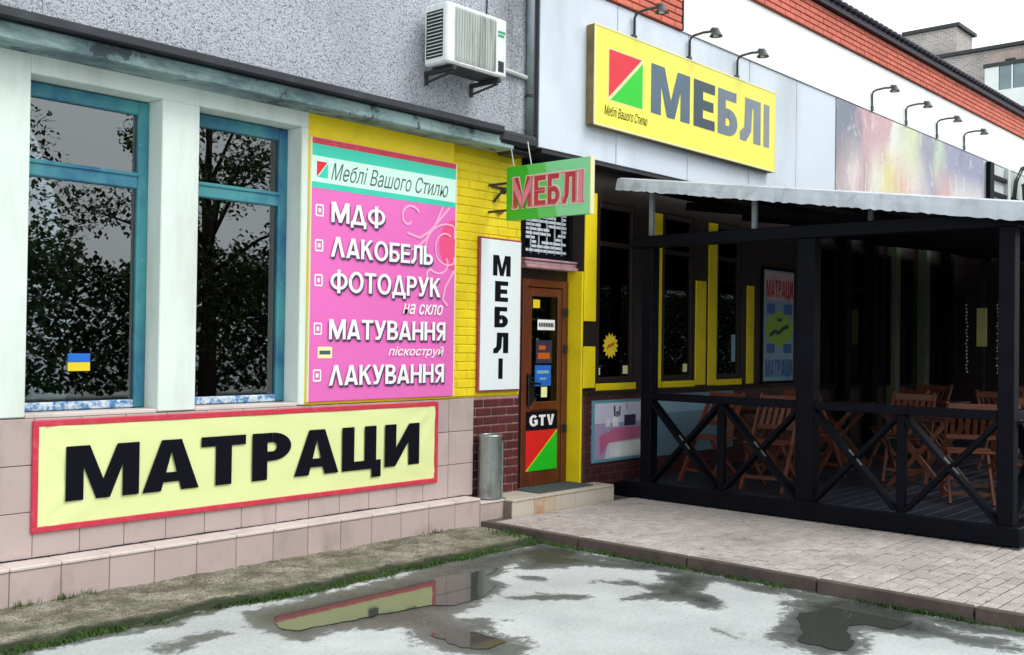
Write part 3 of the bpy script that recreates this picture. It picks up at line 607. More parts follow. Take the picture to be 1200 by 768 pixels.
# yellow wall behind the pink sign
B1(4.735, 6.27, W+.006, 6.62, 1.115, 3.42).build('yellow_wall', 'yellow', shop)
yb = B1(6.27, 7.215, 6.372, 6.62, 1.112, 3.42).build('yellow_brick_wall', 'yellow_mortar', shop)
def bricks(name, mat, parent, x0, x1, y, z0, z1, L=.245, h=.066, j=.010, dep=.02, cut=None, limit=None):
    sp = {}; i = 0; z = z0
    while z+h <= z1+.001:
        x = x0-(L+j)*(.5 if i % 2 else 0)
        while x < x1-.02:
            a, b = max(x, x0), min(x+L, x1)
            if b-a > .03: sp.setdefault(round(b-a, 3), []).append((a, y+random.uniform(-.003, .002), z))
            x += L+j
        z += h+j; i += 1
    out = []
    for l, s_ in sp.items(): out += pieces(name, B1(0, l, 0, dep, 0, h, c=.005), mat, parent, s_)
    return out
bricks('brick', 'yellow_brick', yb, 6.275, 7.213, 6.365, 1.120, 3.30, j=.007, h=.069)
rb = B1(6.5465, 7.215, 6.372, 6.62, .15, 1.110).build('red_brick_wall', 'red_mortar', shop)
bricks('brick', 'red_brick', rb, 6.548, 7.213, 6.360, .236, 1.11, L=.19, h=.0645, j=.014)
# windows
def window(x0, x1):
    z0, z1, y = 1.135, 3.172, 6.47; fw_, tz = .075, 2.64
    f = MB()
    for a in ((x0, x0+fw_*.55, y, y+.07, z0, z1), (x1-fw_, x1, y, y+.07, z0, z1), (x0+fw_*.55, x1-fw_, y, y+.07, z1-.09, z1), (x0+fw_*.55, x1-fw_, y, y+.07, tz-.05, tz+.05)): f.cbox(*a, c=.008)
    f.cbox(x0+fw_*.55, x1-fw_, y-.012, y+.004, tz+.03, tz+.055, c=.004)
    fo = f.build('window', 'teal_paint', shop)
    B1(x0+fw_*.55, x1-fw_, y+.002, y+.068, z0, z0+.055, c=.008).build('bottom_rail', 'sill_paint', fo)
    B1(x0+.002, x1-.002, W+.004, y, 1.108, 1.134, c=.005).build('window_sill', 'ledge_cap', fo)
    for a, b in ((z0+.05, tz-.045), (tz+.045, z1-.085)): B1(x0+fw_*.5, x1-fw_*.9, y+.03, y+.036, a, b).build('pane', 'glass', fo)
    B1(x0+.002, x1-.002, y+.07, 6.74, 1.08, 1.135, c=.004).build('inner_sill', 'ledge_cap', fo)
    return fo
window(2.69, 3.55); window(3.825, 4.675)
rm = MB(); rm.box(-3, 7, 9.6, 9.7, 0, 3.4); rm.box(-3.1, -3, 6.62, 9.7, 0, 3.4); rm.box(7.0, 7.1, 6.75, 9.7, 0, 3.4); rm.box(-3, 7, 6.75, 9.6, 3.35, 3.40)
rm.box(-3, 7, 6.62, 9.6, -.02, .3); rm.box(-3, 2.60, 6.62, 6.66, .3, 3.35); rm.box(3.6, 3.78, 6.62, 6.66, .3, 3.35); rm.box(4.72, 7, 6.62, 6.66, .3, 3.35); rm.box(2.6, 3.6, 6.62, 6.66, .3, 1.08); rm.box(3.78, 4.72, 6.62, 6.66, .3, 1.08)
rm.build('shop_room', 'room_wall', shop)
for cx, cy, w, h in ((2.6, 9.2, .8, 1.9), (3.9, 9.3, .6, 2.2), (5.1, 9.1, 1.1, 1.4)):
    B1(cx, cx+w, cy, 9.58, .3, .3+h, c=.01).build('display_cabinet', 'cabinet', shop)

# door recess, door, fanlight
DY = 6.45
dr = MB()
for a in ((7.355, 7.42, DY, DY+.08, .226, 2.205), (7.955, 8.035, DY, DY+.08, .226, 2.205), (7.42, 7.955, DY, DY+.08, 2.13, 2.205)): dr.cbox(*a, c=.006)
door = dr.build('door', 'door_wood', shop)
lf = MB()
for a in ((7.422, 7.505, DY+.012, DY+.06, .235, 2.125), (7.895, 7.953, DY+.012, DY+.06, .235, 2.125), (7.505, 7.895, DY+.012, DY+.06, .235, .36), (7.505, 7.895, DY+.012, DY+.06, .95, 1.03), (7.505, 7.895, DY+.012, DY+.06, 2.04, 2.125)): lf.cbox(*a, c=.006)
lf.box(7.505, 7.895, DY+.024, DY+.05, .36, .95)
lf.build('door_leaf', 'door_wood', door)
B1(7.505, 7.895, DY+.03, DY+.036, 1.03, 2.04).build('pane', 'cafe_glass', door)
polyY('sticker', 'black_print', door, DY+.010, [rc(7.425, 7.895, .765, .940)])
polyY('sticker', 'door_red', door, DY+.010, [[(7.43, .375), (7.893, .757), (7.43, .757)]])
polyY('sticker', 'logo_green', door, DY+.010, [[(7.445, .372), (7.895, .372), (7.895, .742)]])
polyY('sticker', 'sticker_yellow', door, DY+.0105, [[(7.430, .375), (7.446, .373), (7.895, .742), (7.893, .757)]])
wordY('lettering', 'GTV', 'white_print', door, DY+.008, 7.475, 7.845, .80, .905, .26, .1)
for a, mt in (((7.53, 7.63, 1.93, 2.01), 'flag_yellow'), ((7.60, 7.86, 1.72, 1.82), 'white_print'), ((7.58, 7.82, 1.40, 1.62), 'poster_dark'), ((7.57, 7.81, 1.18, 1.38), 'flag_blue'), ((7.665, 7.755, 1.07, 1.17), 'pale_yellow')):
    st = polyY('sticker', mt, door, DY+.027, [rc(*a)])
polyY('print_line', 'black_print', door, DY+.026, [rc(7.62+i*.025, 7.638+i*.025, 1.75, 1.79) for i in range(9)])
polyY('print_line', 'poster_sky', door, DY+.026, [rc(7.60, 7.78, 1.30, 1.33), rc(7.64, 7.74, 1.24, 1.26)])
polyY('print_line', 'sticker_orange', door, DY+.026, [rc(7.61, 7.79, 1.44, 1.50), rc(7.62, 7.72, 1.53, 1.57)])
h = MB().cbox(7.43, 7.475, DY-.02, DY+.013, 1.00, 1.30, c=.006); h.tube([(7.45, DY-.02, 1.22), (7.45, DY-.07, 1.215), (7.54, DY-.07, 1.205)], .012, 8); h.cbox(7.475, 7.54, DY-.01, DY+.03, 1.04, 1.22, c=.01)
h.build('handle', 'black_plastic', door)
for z in (.72, 1.50, 1.86): MB().tube([(7.975, DY-.014, z), (7.975, DY-.014, z+.075)], .016, 8).cbox(7.955, 8.02, DY-.012, DY+.002, z, z+.075, c=.003).build('hinge', 'black_plastic', door)
# wall round the door
m = MB(); m.box(7.215, 7.355, DY+.02, 6.6, .15, 3.4); m.box(7.355, 8.04, DY+.02, 6.6, 2.21, 2.30); m.build('door_wall', 'brown_frame', shop)
B1(8.04, 8.066, 6.285, 6.6, .226, 2.30, c=.004).build('yellow_reveal', 'yellow', shop)
m = MB(); m.cbox(7.30, 8.10, 6.36, 6.52, 2.30, 2.335, c=.006); m.cbox(7.30, 8.10, 6.385, 6.52, 2.337, 2.372, c=.006); m.cbox(7.30, 8.10, 6.37, 6.52, 2.374, 2.395, c=.005); m.build('roller_box', 'shutter_pink', shop)
m = MB()
for a in ((7.30, 7.385, DY, 6.55, 2.397, 3.36), (8.045, 8.085, DY, 6.55, 2.397, 3.36), (7.385, 8.045, DY, 6.55, 2.397, 2.45), (7.385, 8.045, DY, 6.55, 3.0, 3.36)): m.cbox(*a, c=.005)
fan = m.build('fanlight', 'black_paint', shop)
B1(7.385, 8.045, DY+.06, DY+.064, 2.45, 3.0).build('pane', 'cafe_glass', fan)
rs = random.Random(3)
for i in range(13):
    z = 2.47+i*.041; x = 7.41
    bb = MB()
    while x < 8.02:
        w = rs.uniform(.03, .11)
        if rs.random() < .85: B1(x, min(x+w, 8.03), DY+.035, DY+.045, z, z+.026).build('lattice_slat', 'lattice_white', fan)
        x += w+.012
for x in (7.50, 7.62, 7.74, 7.86, 7.97): B1(x, x+.012, DY+.046, DY+.055, 2.45, 3.0).build('lattice_bar', 'lattice_white', fan)
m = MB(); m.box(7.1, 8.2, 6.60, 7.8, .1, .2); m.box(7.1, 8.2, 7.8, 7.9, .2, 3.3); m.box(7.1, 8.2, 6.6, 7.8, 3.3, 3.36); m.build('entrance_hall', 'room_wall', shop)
# doorstep
ds = B1(6.759, 8.235, 6.035, 6.62, -.02, .208).build('doorstep', 'grout', shop)
pieces('tile', B1(0, .292, 0, .014, 0, .215, c=.003), 'step_tile', ds, [(6.761+i*.2955, 6.020, -.01) for i in (0, 2, 3, 4)]); pieces('tile', B1(0, .292, 0, .014, 0, .215, c=.003), 'rust_tile', ds, [(6.761+.2955, 6.020, -.01)])
pieces('tile', B1(0, .292, 0, .30, 0, .018, c=.003), 'step_tile', ds, [(6.761+i*.2955, 6.014+j*.303, .208) for i in range(5) for j in range(2)])
pieces('tile', B1(0, .014, 0, .28, 0, .19, c=.003), 'step_tile', ds, [(8.236, 6.022, .015)])

# ================================================================== RIGHT BUILDING WITH WHITE FASCIA
cafe = thing('cafe_building', 'long building with white fascia panels, red brick band and dark metal roof edge', 'building', (14, 6.6, 0))
FY = 6.10; FB = 3.37
B1(7.14, 24, FY+.012, 6.9, FB+.004, 6.06).build('fascia_wall', 'seam', cafe)
xs_ = [7.135, 8.32, 9.62, 10.95, 12.15, 13.29, 14.6, 15.9, 17.2, 18.5, 19.8, 21.1, 22.4, 23.9]
for a, b in zip(xs_, xs_[1:]): B1(a+.006, b-.006, FY, FY+.03, FB, 4.952, c=.004).build('fascia_panel', 'fascia_panel', cafe)
m = MB()                                                     # upper white band, leaning back a little
for a, b in ((9.46, 12.0), (12.005, 15.6), (15.605, 19.5), (19.505, 24)): m.add([(a, FY-.02, 4.956), (b, FY-.02, 4.956), (b, FY+.004, 5.672), (a, FY+.004, 5.672), (a, FY+.2, 4.956), (b, FY+.2, 4.956), (b, FY+.2, 5.672), (a, FY+.2, 5.672)], [(0, 1, 2, 3), (0, 4, 5, 1), (3, 2, 6, 7), (0, 3, 7, 4), (1, 5, 6, 2)])
m.build('upper_band', 'upper_band', cafe)
bk = B1(9.40, 24, FY-.02, FY+.3, 5.676, 6.055).build('brick_band', 'cladding_mortar', cafe)
bricks('brick', 'cladding_brick', bk, 10.2, 22.6, FY-.034, 5.684, 6.05, L=.250, h=.062, j=.012, dep=.03)
bk2 = B1(7.2, 9.44, FY-.02, FY+.3, 4.956, 5.56).build('brick_band', 'cladding_mortar', cafe)
bricks('brick', 'cladding_brick', bk2, 7.21, 9.438, FY-.034, 4.962, 5.34, L=.250, h=.062, j=.012, dep=.03)
B1(9.44, 9.459, FY-.04, FY+.2, 4.956, 5.56).build('edge_trim', 'dark_flashing', bk2)
rf = MB(); x = 9.3
rf.box(9.3, 24, FY-.10, 6.9, 6.058, 6.13)
while x < 23.9: rf.cbox(x, x+.11, FY-.16, 6.9, 6.131, 6.20, c=.02); x += .17
rf.build('roof_edge', 'roof_metal', cafe)
B1(7.2, 24, FY+.014, 6.7, FB-.04, FB).build('soffit', 'dark_flashing', cafe)
# ground-floor shopfront
RY = 6.28
gf = MB()
gf.box(8.07, 8.30, RY+.012, 6.6, 1.10, 3.33); gf.box(8.30, 13.0, RY+.012, 6.6, 3.02, 3.33); gf.box(8.30, 13.0, RY+.012, 6.6, 1.10, 1.20)
for a, b in ((8.94, 9.47), (10.09, 10.59), (11.14, 11.50)): gf.box(a, b, RY+.012, 6.6, 1.20, 3.02)
gf.box(11.50, 13.0, RY+.012, 6.6, 1.20, 3.02); gf.build('shopfront_wall', 'brown_frame', cafe)
for a, b in ((8.30, 8.94), (9.47, 10.09), (10.59, 11.14)):
    w_ = MB()
    for q in ((a, a+.05, RY+.02, RY+.09, 1.2, 3.02), (b-.05, b, RY+.02, RY+.09, 1.2, 3.02), (a+.05, b-.05, RY+.02, RY+.09, 1.2, 1.26), (a+.05, b-.05, RY+.02, RY+.09, 2.96, 3.02), (a+.05, b-.05, RY+.02, RY+.09, 2.58, 2.63)): w_.cbox(*q, c=.004)
    wo_ = w_.build('window', 'brown_frame', cafe); B1(a+.05, b-.05, RY+.05, RY+.055, 1.26, 2.58).build('pane', 'cafe_glass', wo_); B1(a+.05, b-.05, RY+.05, RY+.055, 2.63, 2.96).build('pane', 'cafe_glass', wo_)
    B1(a-.02, b+.02, RY-.004, RY+.011, 1.125, 1.195, c=.003).build('yellow_trim', 'yellow', wo_)
for a, b, z0, z1 in ((8.072, 8.26, 1.155, 1.565), (8.072, 8.26, 1.815, 3.09), (9.215, 9.43, 1.13, 3.0), (10.12, 10.335, 1.14, 2.32), (10.39, 10.575, 1.13, 3.0), (11.28, 11.45, 1.13, 2.32)):
    B1(a, b, RY-.003, RY+.0115, z0, z1, c=.003).build('yellow_trim', 'yellow', cafe)
pb = B1(8.068, 13.0, RY-.015, 6.6, -.02, 1.085).build('brick_plinth', 'dark_mortar', cafe)
B1(8.068, 13.0, RY-.045, RY+.011, 1.087, 1.122, c=.004).build('sill_board', 'brown_frame', cafe)
bricks('brick', 'dark_brick', pb, 8.07, 11.2, RY-.028, .075, 1.085, L=.19, h=.0635, j=.014)
# shaded frontage under the terrace roof
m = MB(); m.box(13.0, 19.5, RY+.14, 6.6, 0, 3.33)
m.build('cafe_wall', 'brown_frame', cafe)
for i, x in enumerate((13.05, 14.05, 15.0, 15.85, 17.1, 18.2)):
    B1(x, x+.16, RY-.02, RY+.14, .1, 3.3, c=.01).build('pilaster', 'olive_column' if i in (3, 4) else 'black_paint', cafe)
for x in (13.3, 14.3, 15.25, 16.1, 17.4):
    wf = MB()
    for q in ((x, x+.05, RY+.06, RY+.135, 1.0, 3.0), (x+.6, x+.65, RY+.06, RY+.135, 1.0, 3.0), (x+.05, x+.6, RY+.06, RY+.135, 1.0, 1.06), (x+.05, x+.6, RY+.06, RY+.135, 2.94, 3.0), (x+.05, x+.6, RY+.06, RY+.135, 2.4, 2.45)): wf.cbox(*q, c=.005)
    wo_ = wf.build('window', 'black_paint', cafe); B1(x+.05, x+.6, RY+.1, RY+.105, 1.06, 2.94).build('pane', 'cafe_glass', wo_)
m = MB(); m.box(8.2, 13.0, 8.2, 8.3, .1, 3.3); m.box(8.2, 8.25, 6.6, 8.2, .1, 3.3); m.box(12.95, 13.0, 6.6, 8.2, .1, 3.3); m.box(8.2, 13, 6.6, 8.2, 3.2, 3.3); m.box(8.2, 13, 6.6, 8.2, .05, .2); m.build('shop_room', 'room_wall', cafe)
B1(19.5, 19.6, 2.4, 6.9, 0, 3.4).build('end_wall', 'brown_frame', cafe)

# ================================================================== THINGS ON THE LEFT BUILDING
# long MATRATSI banner
bn = thing('banner', 'long pale yellow banner with red border and big black letters МАТРАЦИ', 'banner', (4.42, W, .429))
mb = MB(); nx_, nz_ = 90, 16; x0, x1, z0, z1 = 2.745, 6.095, .430, 1.083
for i in range(nx_+1):
    for j in range(nz_+1):
        u, v = i/nx_, j/nz_; x = x0+(x1-x0)*u; z = z0+(z1-z0)*v
        e = min(u*3.35, v*.65, (1-u)*3.35, (1-v)*.65)
        wr = 0
        for cx_, cz_ in ((x0, z1), (x0, z0), (x1, z1), (x1, z0)):
            r_ = math.hypot(x-cx_, z-cz_); an = math.atan2(z-cz_, x-cx_); wr += .0075*math.sin(an*11+1)*math.exp(-((r_-.16)/.16)**2)
        wr += .0026*math.sin(x*9+2*math.sin(z*6))*math.sin(z*7)
        mb.v.append((x, W-.013+wr*min(1, e*20), z))
for i in range(nx_):
    for j in range(nz_): mb.f.append((i*(nz_+1)+j, (i+1)*(nz_+1)+j, (i+1)*(nz_+1)+j+1, i*(nz_+1)+j+1)); mb.mi.append(0)
mb.build('banner_cloth', 'banner_yellow', bn, smooth=True)
B1(x0+.02, x1-.02, W-.006, W+.004, z0+.02, z1-.02).build('banner_backing', 'banner_yellow', bn)
bd = MB()
for a in ((x0-.012, x1+.012, W-.019, W+.001, z1-.026, z1+.012), (x0-.012, x1+.012, W-.019, W+.001, z0-.012, z0+.026), (x0-.012, x0+.026, W-.019, W+.001, z0+.026, z1-.026), (x1-.026, x1+.012, W-.019, W+.001, z0+.026, z1-.026)): bd.cbox(*a, c=.004)
bd.build('border', 'red_print', bn)
for ch, a, b in (('М', 2.934, 3.416), ('А', 3.440, 3.850), ('Т', 3.865, 4.218), ('Р', 4.272, 4.605), ('А', 4.634, 5.046), ('Ц', 5.079, 5.470), ('И', 5.511, 5.885)): letterY(ch, 'black_print', bn, W-.0235, a, b, .592, .928, .245)

# pink list of services
pk = thing('service_sign', 'pink sign with white Cyrillic list of services under a teal stripe', 'sign', (5.5, W, 1.13))
x0, x1, z0, z1 = 4.752, 6.275, 1.135, 3.118
B1(x0, x1, W-.016, W+.008, z0, z1, c=.004).build('panel', 'pink_print', pk)
B1(x0-.008, x0+.004, W-.018, W+.007, z0, z1).build('edge', 'cream_edge', pk); B1(x1-.004, x1+.008, W-.018, W+.007, z0, z1).build('edge', 'cream_edge', pk)
y = W-.0172
polyY('stripe', 'red_print', pk, y, [rc(x0+.005, x1-.005, 3.070, 3.112)]); polyY('stripe', 'teal_print', pk, y, [rc(x0+.005, x1-.005, 2.980, 3.070)])
polyY('stripe', 'mint_print', pk, y, [rc(x0+.005, x1-.005, 2.785, 2.980)]); polyY('stripe', 'teal_print', pk, y, [rc(x0+.005, x1-.005, 2.740, 2.785)])
polyY('logo', 'logo_red', pk, y-.001, [[(4.80, 2.82), (4.90, 2.94), (4.80, 2.94)]]); polyY('logo', 'teal_print', pk, y-.001, [[(4.81, 2.82), (4.905, 2.82), (4.905, 2.935)]])
fontY('lettering', 'Меблі Вашого Стилю', 'text_grey', pk, y-.001, 4.935, 6.18, 2.815, 2.950, .35)
sw_ = []
def spiral(cx, cy, r0, r1, a0, a1, n=26): return [(cx+(r0+(r1-r0)*i/n)*math.cos(R(a0+(a1-a0)*i/n)), cy+(r0+(r1-r0)*i/n)*math.sin(R(a0+(a1-a0)*i/n))) for i in range(n+1)]
polyY('swirl', 'pink_deep', pk, y-.0003, [[(6.26+.17*math.cos(R(a)) if 6.26+.17*math.cos(R(a)) < 6.268 else 6.268, 2.42+.21*math.sin(R(a))) for a in range(60, 310, 12)]])
for P in (spiral(6.13, 2.30, .04, .34, 0, -330), spiral(6.17, 2.40, .10, .17, 60, 330)):
    sw_ += ribbon([(min(a, 6.262), min(b, 2.735)) for a, b in P], .016)
for P in (spiral(5.74, 2.60, .03, .12, -40, -330), spiral(6.00, 2.16, .02, .09, 40, 330), [(5.72, 2.48), (5.86, 2.45), (5.98, 2.52), (6.08, 2.62), (6.2, 2.735)], [(5.70, 2.34), (5.82, 2.36), (5.93, 2.45), (6.03, 2.57), (6.12, 2.735)], [(6.26, 2.20), (6.16, 2.06), (6.13, 1.95), (6.19, 1.90)]): sw_ += ribbon(P, .02)
polyY('swirl', 'pink_light', pk, y-.0008, sw_)
def line(txt, xa, xb, za, zb, s=.185):
    for dx, dz, mt, yy in ((.014, -.016, 'shadow_print', y-.0062), (0, 0, 'white_print', y-.012)): wordY('lettering', txt, mt, pk, yy, xa+dx, xb+dx, za+dz, zb+dz, s, .07)
    z = (za+zb)/2; polyY('bullet', 'white_print', pk, y-.001, ribbon([(4.80, z-.04), (4.80, z+.04), (4.865, z+.04), (4.865, z-.04), (4.80, z-.04)], .012)+[rc(4.82, 4.845, z-.015, z+.015)])
line('МДФ', 4.935, 5.47, 2.495, 2.650); line('ΛАКОБЕЛЬ', 4.935, 6.00, 2.232, 2.386); line('ФОТОДРУК', 4.935, 6.09, 1.968, 2.128)
line('МАТУВАННЯ', 4.93, 6.16, 1.606, 1.760); line('ΛАКУВАННЯ', 4.935, 6.15, 1.255, 1.410)
for t_, xa, xb, za, zb in (('на скло', 5.68, 6.13, 1.818, 1.905), ('піскоструй', 5.53, 6.15, 1.462, 1.555)): fontY('lettering', t_, 'white_print', pk, y-.008, xa, xb, za, zb, .3, .012)
polyY('label', 'pale_yellow', pk, y-.001, [rc(4.835, 4.97, 1.462, 1.548)]); polyY('label', 'text_grey', pk, y-.002, [rc(4.85, 4.955, 1.49, 1.52)])

# tall white sign with black letters one under another
vs_ = thing('vertical_sign', 'tall narrow white sign with black letters МЕБЛІ stacked one under another', 'sign', (6.92, 6.35, 1.15))
x0, x1, z0, z1 = 6.632, 7.195, 1.152, 2.535
B1(x0, x1, 6.335, 6.365, z0, z1, c=.004).build('edge', 'sign_edge_red', vs_); B1(x0+.018, x1-.018, 6.328, 6.337, z0+.018, z1-.018, c=.002).build('panel', 'sign_white', vs_)
for i, ch in enumerate('МЕБЛІ'):
    zc = 2.195-i*.232; w_, P = glyph(ch, .26); hh = .185; ww = {'М': .235, 'Е': .175, 'Б': .18, 'Л': .20, 'І': .058}[ch]
    lay(MB(), P, onY(6.3265, 6.917-ww/2, zc, ww/w_, hh)).build('letter', 'black_print', vs_)

# green hanging sign, perpendicular to the wall
gs = thing('hanging_sign', 'green projecting sign with red serif letters МЕБЛІ above the doorway', 'sign', (6.77, 5.66, 2.66))
GXp = 6.75
g = MB()
mbs = [('green_light', [(5.215, 2.665), (5.215, 3.135), (5.70, 3.135), (5.55, 2.665)]), ('green_mid', [(5.55, 2.665), (5.70, 3.135), (5.90, 3.135), (5.75, 2.665)]), ('green_deep', [(5.75, 2.665), (5.90, 3.135), (6.13, 3.135), (6.13, 2.665)])]
B1(GXp, GXp+.045, 5.215, 6.13, 2.665, 3.135, c=.003).build('panel', 'green_mid', gs)
for mt, q in mbs: MB().add([(GXp-.0015, a, b) for a, b in q], [tuple(range(len(q)))]).build('print_field', mt, gs)
B1(GXp-.004, GXp+.049, 5.198, 5.213, 2.66, 3.14, c=.003).build('edge', 'cream_edge', gs)
m = MB()
def serif_word(mb, s, grow, x, mat):
    u = 0; polys = []
    for ch, wd in (('М', .24), ('Е', .14), ('Б', .145), ('Л', .17), ('І', .055)):
        w_, P = glyph(ch, s); k_ = wd/w_
        for q in P:
            cu = sum(a for a, b in q)/len(q); cv = sum(b for a, b in q)/len(q)
            polys.append([((u+a*k_)+(grow if a > cu else -grow), b+(grow*3.4 if b > cv else -grow*3.4)) for a, b in q])
        feet = {'М': (0, w_), 'Е': (0,), 'Б': (0,), 'Л': (0, w_), 'І': (0,)}[ch]
        for fx in feet:
            c_ = u+(fx*k_ if fx == 0 else (fx-s)*k_)+s*k_/2
            for vz in (0, .955): polys.append(rc(c_-.032-grow, c_+.032+grow, vz-grow*3, vz+.045+grow*3))
        u += wd+.022
    lay(mb, polys, onX(x, 6.05, 2.765, .93, .268), .00008)
serif_word(m, .22, .011, GXp-.004, 0); m.build('lettering', 'faded_cream', gs)
m = MB(); serif_word(m, .22, .0, GXp-.0085, 0); m.build('lettering', 'serif_red', gs)
m = MB(); serif_word(m, .05, -.002, GXp-.0125, 0); m.build('lettering', 'serif_pink', gs)
m = MB()
for y_ in (6.06, 5.86): MB().tube([(GXp+.02, y_, 3.12), (GXp+.02, y_+.02, 3.2), (GXp+.02, y_+.05, 3.34)], .005, 6).build('hanger', 'cable_white', gs)
for z_ in (3.0, 2.76): MB().tube([(GXp+.02, 6.13, z_), (GXp+.02, 6.37, z_)], .012, 6).build('wall_arm', 'bracket_metal', gs)

# old bracket lamp on the yellow brick
wl = thing('wall_bracket', 'small broken metal bracket on the yellow brick beside the green sign', 'bracket', (6.86, 6.36, 2.84))
MB().cbox(6.80, 6.96, 6.345, 6.366, 2.985, 3.005, c=.003).tube([(6.83, 6.36, 2.86), (6.85, 6.30, 2.93), (6.90, 6.26, 2.97)], .012, 6).build('arm', 'bracket_metal', wl)
MB().lathe([(.01, 2.93), (.035, 2.95), (.04, 2.985), (.02, 2.99)], 6.89, 6.29, 10).build('socket', 'bracket_metal', wl)
MB().tube([(6.86, 6.355, 2.78), (6.90, 6.345, 2.765), (6.95, 6.355, 2.78)], .012, 6).build('clip', 'sign_edge_red', wl)

# air conditioner
ac = thing('air_conditioner', 'white air conditioner outdoor unit with grey streaked grille on roughcast wall', 'air conditioner', (6.05, 6.0, 3.79))
ax0, ax1, ay, az0, az1 = 5.695, 6.40, 5.83, 3.80, 4.285
B1(ax0, ax1, ay, 6.09, az0, az1, c=.015).build('casing', 'ac_white', ac)
gl = B1(ax0+.09, ax1-.14, ay-.006, ay+.01, az0+.03, az1-.03, c=.003).build('grille', 'ac_grill', ac)
pieces('louvre', B1(0, .012, 0, .010, 0, az1-az0-.09, c=.002), 'ac_grill', gl, [(ax0+.10+i*.030, ay-.012, az0+.045) for i in range(16)])
sg = B1(ax0-.004, ax0+.01, ay+.045, 6.06, az0+.05, az1-.06).build('side_grille', 'ac_dark', ac)
pieces('louvre', B1(0, .008, 0, .17, 0, .006, c=.001), 'ac_white', sg, [(ax0-.010, ay+.045+.003, az0+.065+i*.028) for i in range(13)])
polyY('emblem', 'ac_green', ac, ay-.002, [rc(ax1-.115, ax1-.025, az1-.125, az1-.105), rc(ax1-.115, ax1-.04, az1-.155, az1-.135)]); polyY('rating_plate', 'ac_dark', ac, ay-.002, [rc(ax1-.11, ax1-.04, az0+.04, az0+.13)])
m = MB()
for x in (ax0+.08, ax1-.10): m.cbox(x, x+.035, ay+.0, 6.19, az0-.045, az0-.012, c=.003); m.cbox(x+.002, x+.033, 6.150, 6.176, az0-.12, az0-.045); m.bar((x+.017, ay+.03, az0-.055), (x+.017, 6.15, az0-.10), .03, .008); m.build('wall_bracket', 'bracket_metal', ac); m = MB()
m = MB()
m = MB(); m.cbox(ax0+.06, ax1-.06, ay+.02, 6.06, az0-.012, az0+.004, c=.003); m.build('base_pan', 'bracket_metal', ac)
MB().tube([(ax1-.01, 6.02, az0+.28), (ax1+.10, 6.03, az0+.27), (ax1+.22, 6.10, az0+.22), (ax1+.30, 6.14, az0+.19), (7.02, 6.15, az0+.18)], .022, 8).build('pipe', 'cable_white', ac)
# downpipe at the joint of the two buildings
dp = thing('downpipe', 'grey downpipe running down the corner of the roughcast wall', 'pipe', (7.05, 6.14, 3.45))
MB().tube([(7.045, 6.135, 3.40), (7.045, 6.135, 5.5)], .036, 12).build('pipe', 'pipe_grey', dp, True)
for z in (3.8, 4.7): MB().lathe([(.034, z), (.043, z+.003), (.043, z+.03), (.034, z+.033)], 7.045, 6.135, 12).cbox(7.035, 7.055, 6.16, 6.18, z, z+.03).build('clamp', 'bracket_metal', dp)
tag(MB().tube([(7.112, 6.148, 5.5), (7.112, 6.148, 3.48)], .020, 8).build('cable', 'cable'), 'thick black cable beside the grey downpipe', 'cable')
tag(MB().tube([(6.50, 6.166, 5.4), (6.505, 6.160, 4.7), (6.49, 6.162, 4.31)], .006, 6).build('cable', 'cable'), 'thin black wire dropping to the air conditioner', 'cable')

# flag sticker and potted plants in the windows
fs_ = thing('flag_sticker', 'small blue and yellow flag sticker on the left window pane', 'sticker', (3.1, 6.495, 1.38))
for mt, z in (('flag_blue', 1.44), ('flag_yellow', 1.383)): B1(3.035, 3.18, 6.494, 6.4995, z, z+.055).build('stripe', mt, fs_)
def plant(x, label, n, seed, h=.2, leafy=1):
    rg = random.Random(seed); p = thing('potted_plant', label, 'plant', (x, 6.66, 1.135), 'potted plants on the window sills')
    MB().lathe([(.0, 1.135), (.052, 1.135), (.066, 1.205), (.069, 1.205), (.069, 1.222), (.060, 1.222), (.058, 1.20), (0, 1.20)], x, 6.63, 18).build('pot', 'pot_white', p, True)
    st = MB(); lv = MB()
    for i in range(n):
        a = rg.uniform(0, 6.28); l = rg.uniform(.4, 1)*h; ex, ey = x+math.cos(a)*l*.55, 6.63+math.sin(a)*l*.35; ey = min(max(ey, 6.56), 6.72)
        tip = (ex, ey, 1.20+l); st.tube([(x, 6.63, 1.2), ((x+ex)/2, (6.63+ey)/2, 1.20+l*.6), tip], [.003, .002, .0015], 4)
        for q in range(6):
            b = rg.uniform(0, 6.28); e = rg.uniform(-.5, .7); L = rg.uniform(.02, .042); t = rg.uniform(.5, 1); o = Vector((x+(ex-x)*t, 6.63+(ey-6.63)*t, 1.20+l*t))
            d = Vector((math.cos(b)*math.cos(e), math.sin(b)*math.cos(e)*.5, math.sin(e)))*L; s_ = d.cross(Vector((0, 0, 1))).normalized()*L*.34
            lv.add([o, o+d*.5+s_, o+d, o+d*.5-s_], [(0, 1, 2, 3)])
    st.build('stem', 'pot_leaf', p); lv.build('foliage', 'pot_leaf', p)
plant(3.375, 'white pot with bushy plant at the right of the left window', 14, 1, .26); plant(4.47, 'white pot with leafy plant at the right of the second window', 12, 2, .24)
plant(2.84, 'potted plant at the left of the left window', 20, 3, .3); plant(4.10, 'low potted plant in the middle of the second window', 16, 4, .22); plant(3.90, 'potted plant at the left of the second window', 14, 5, .2)

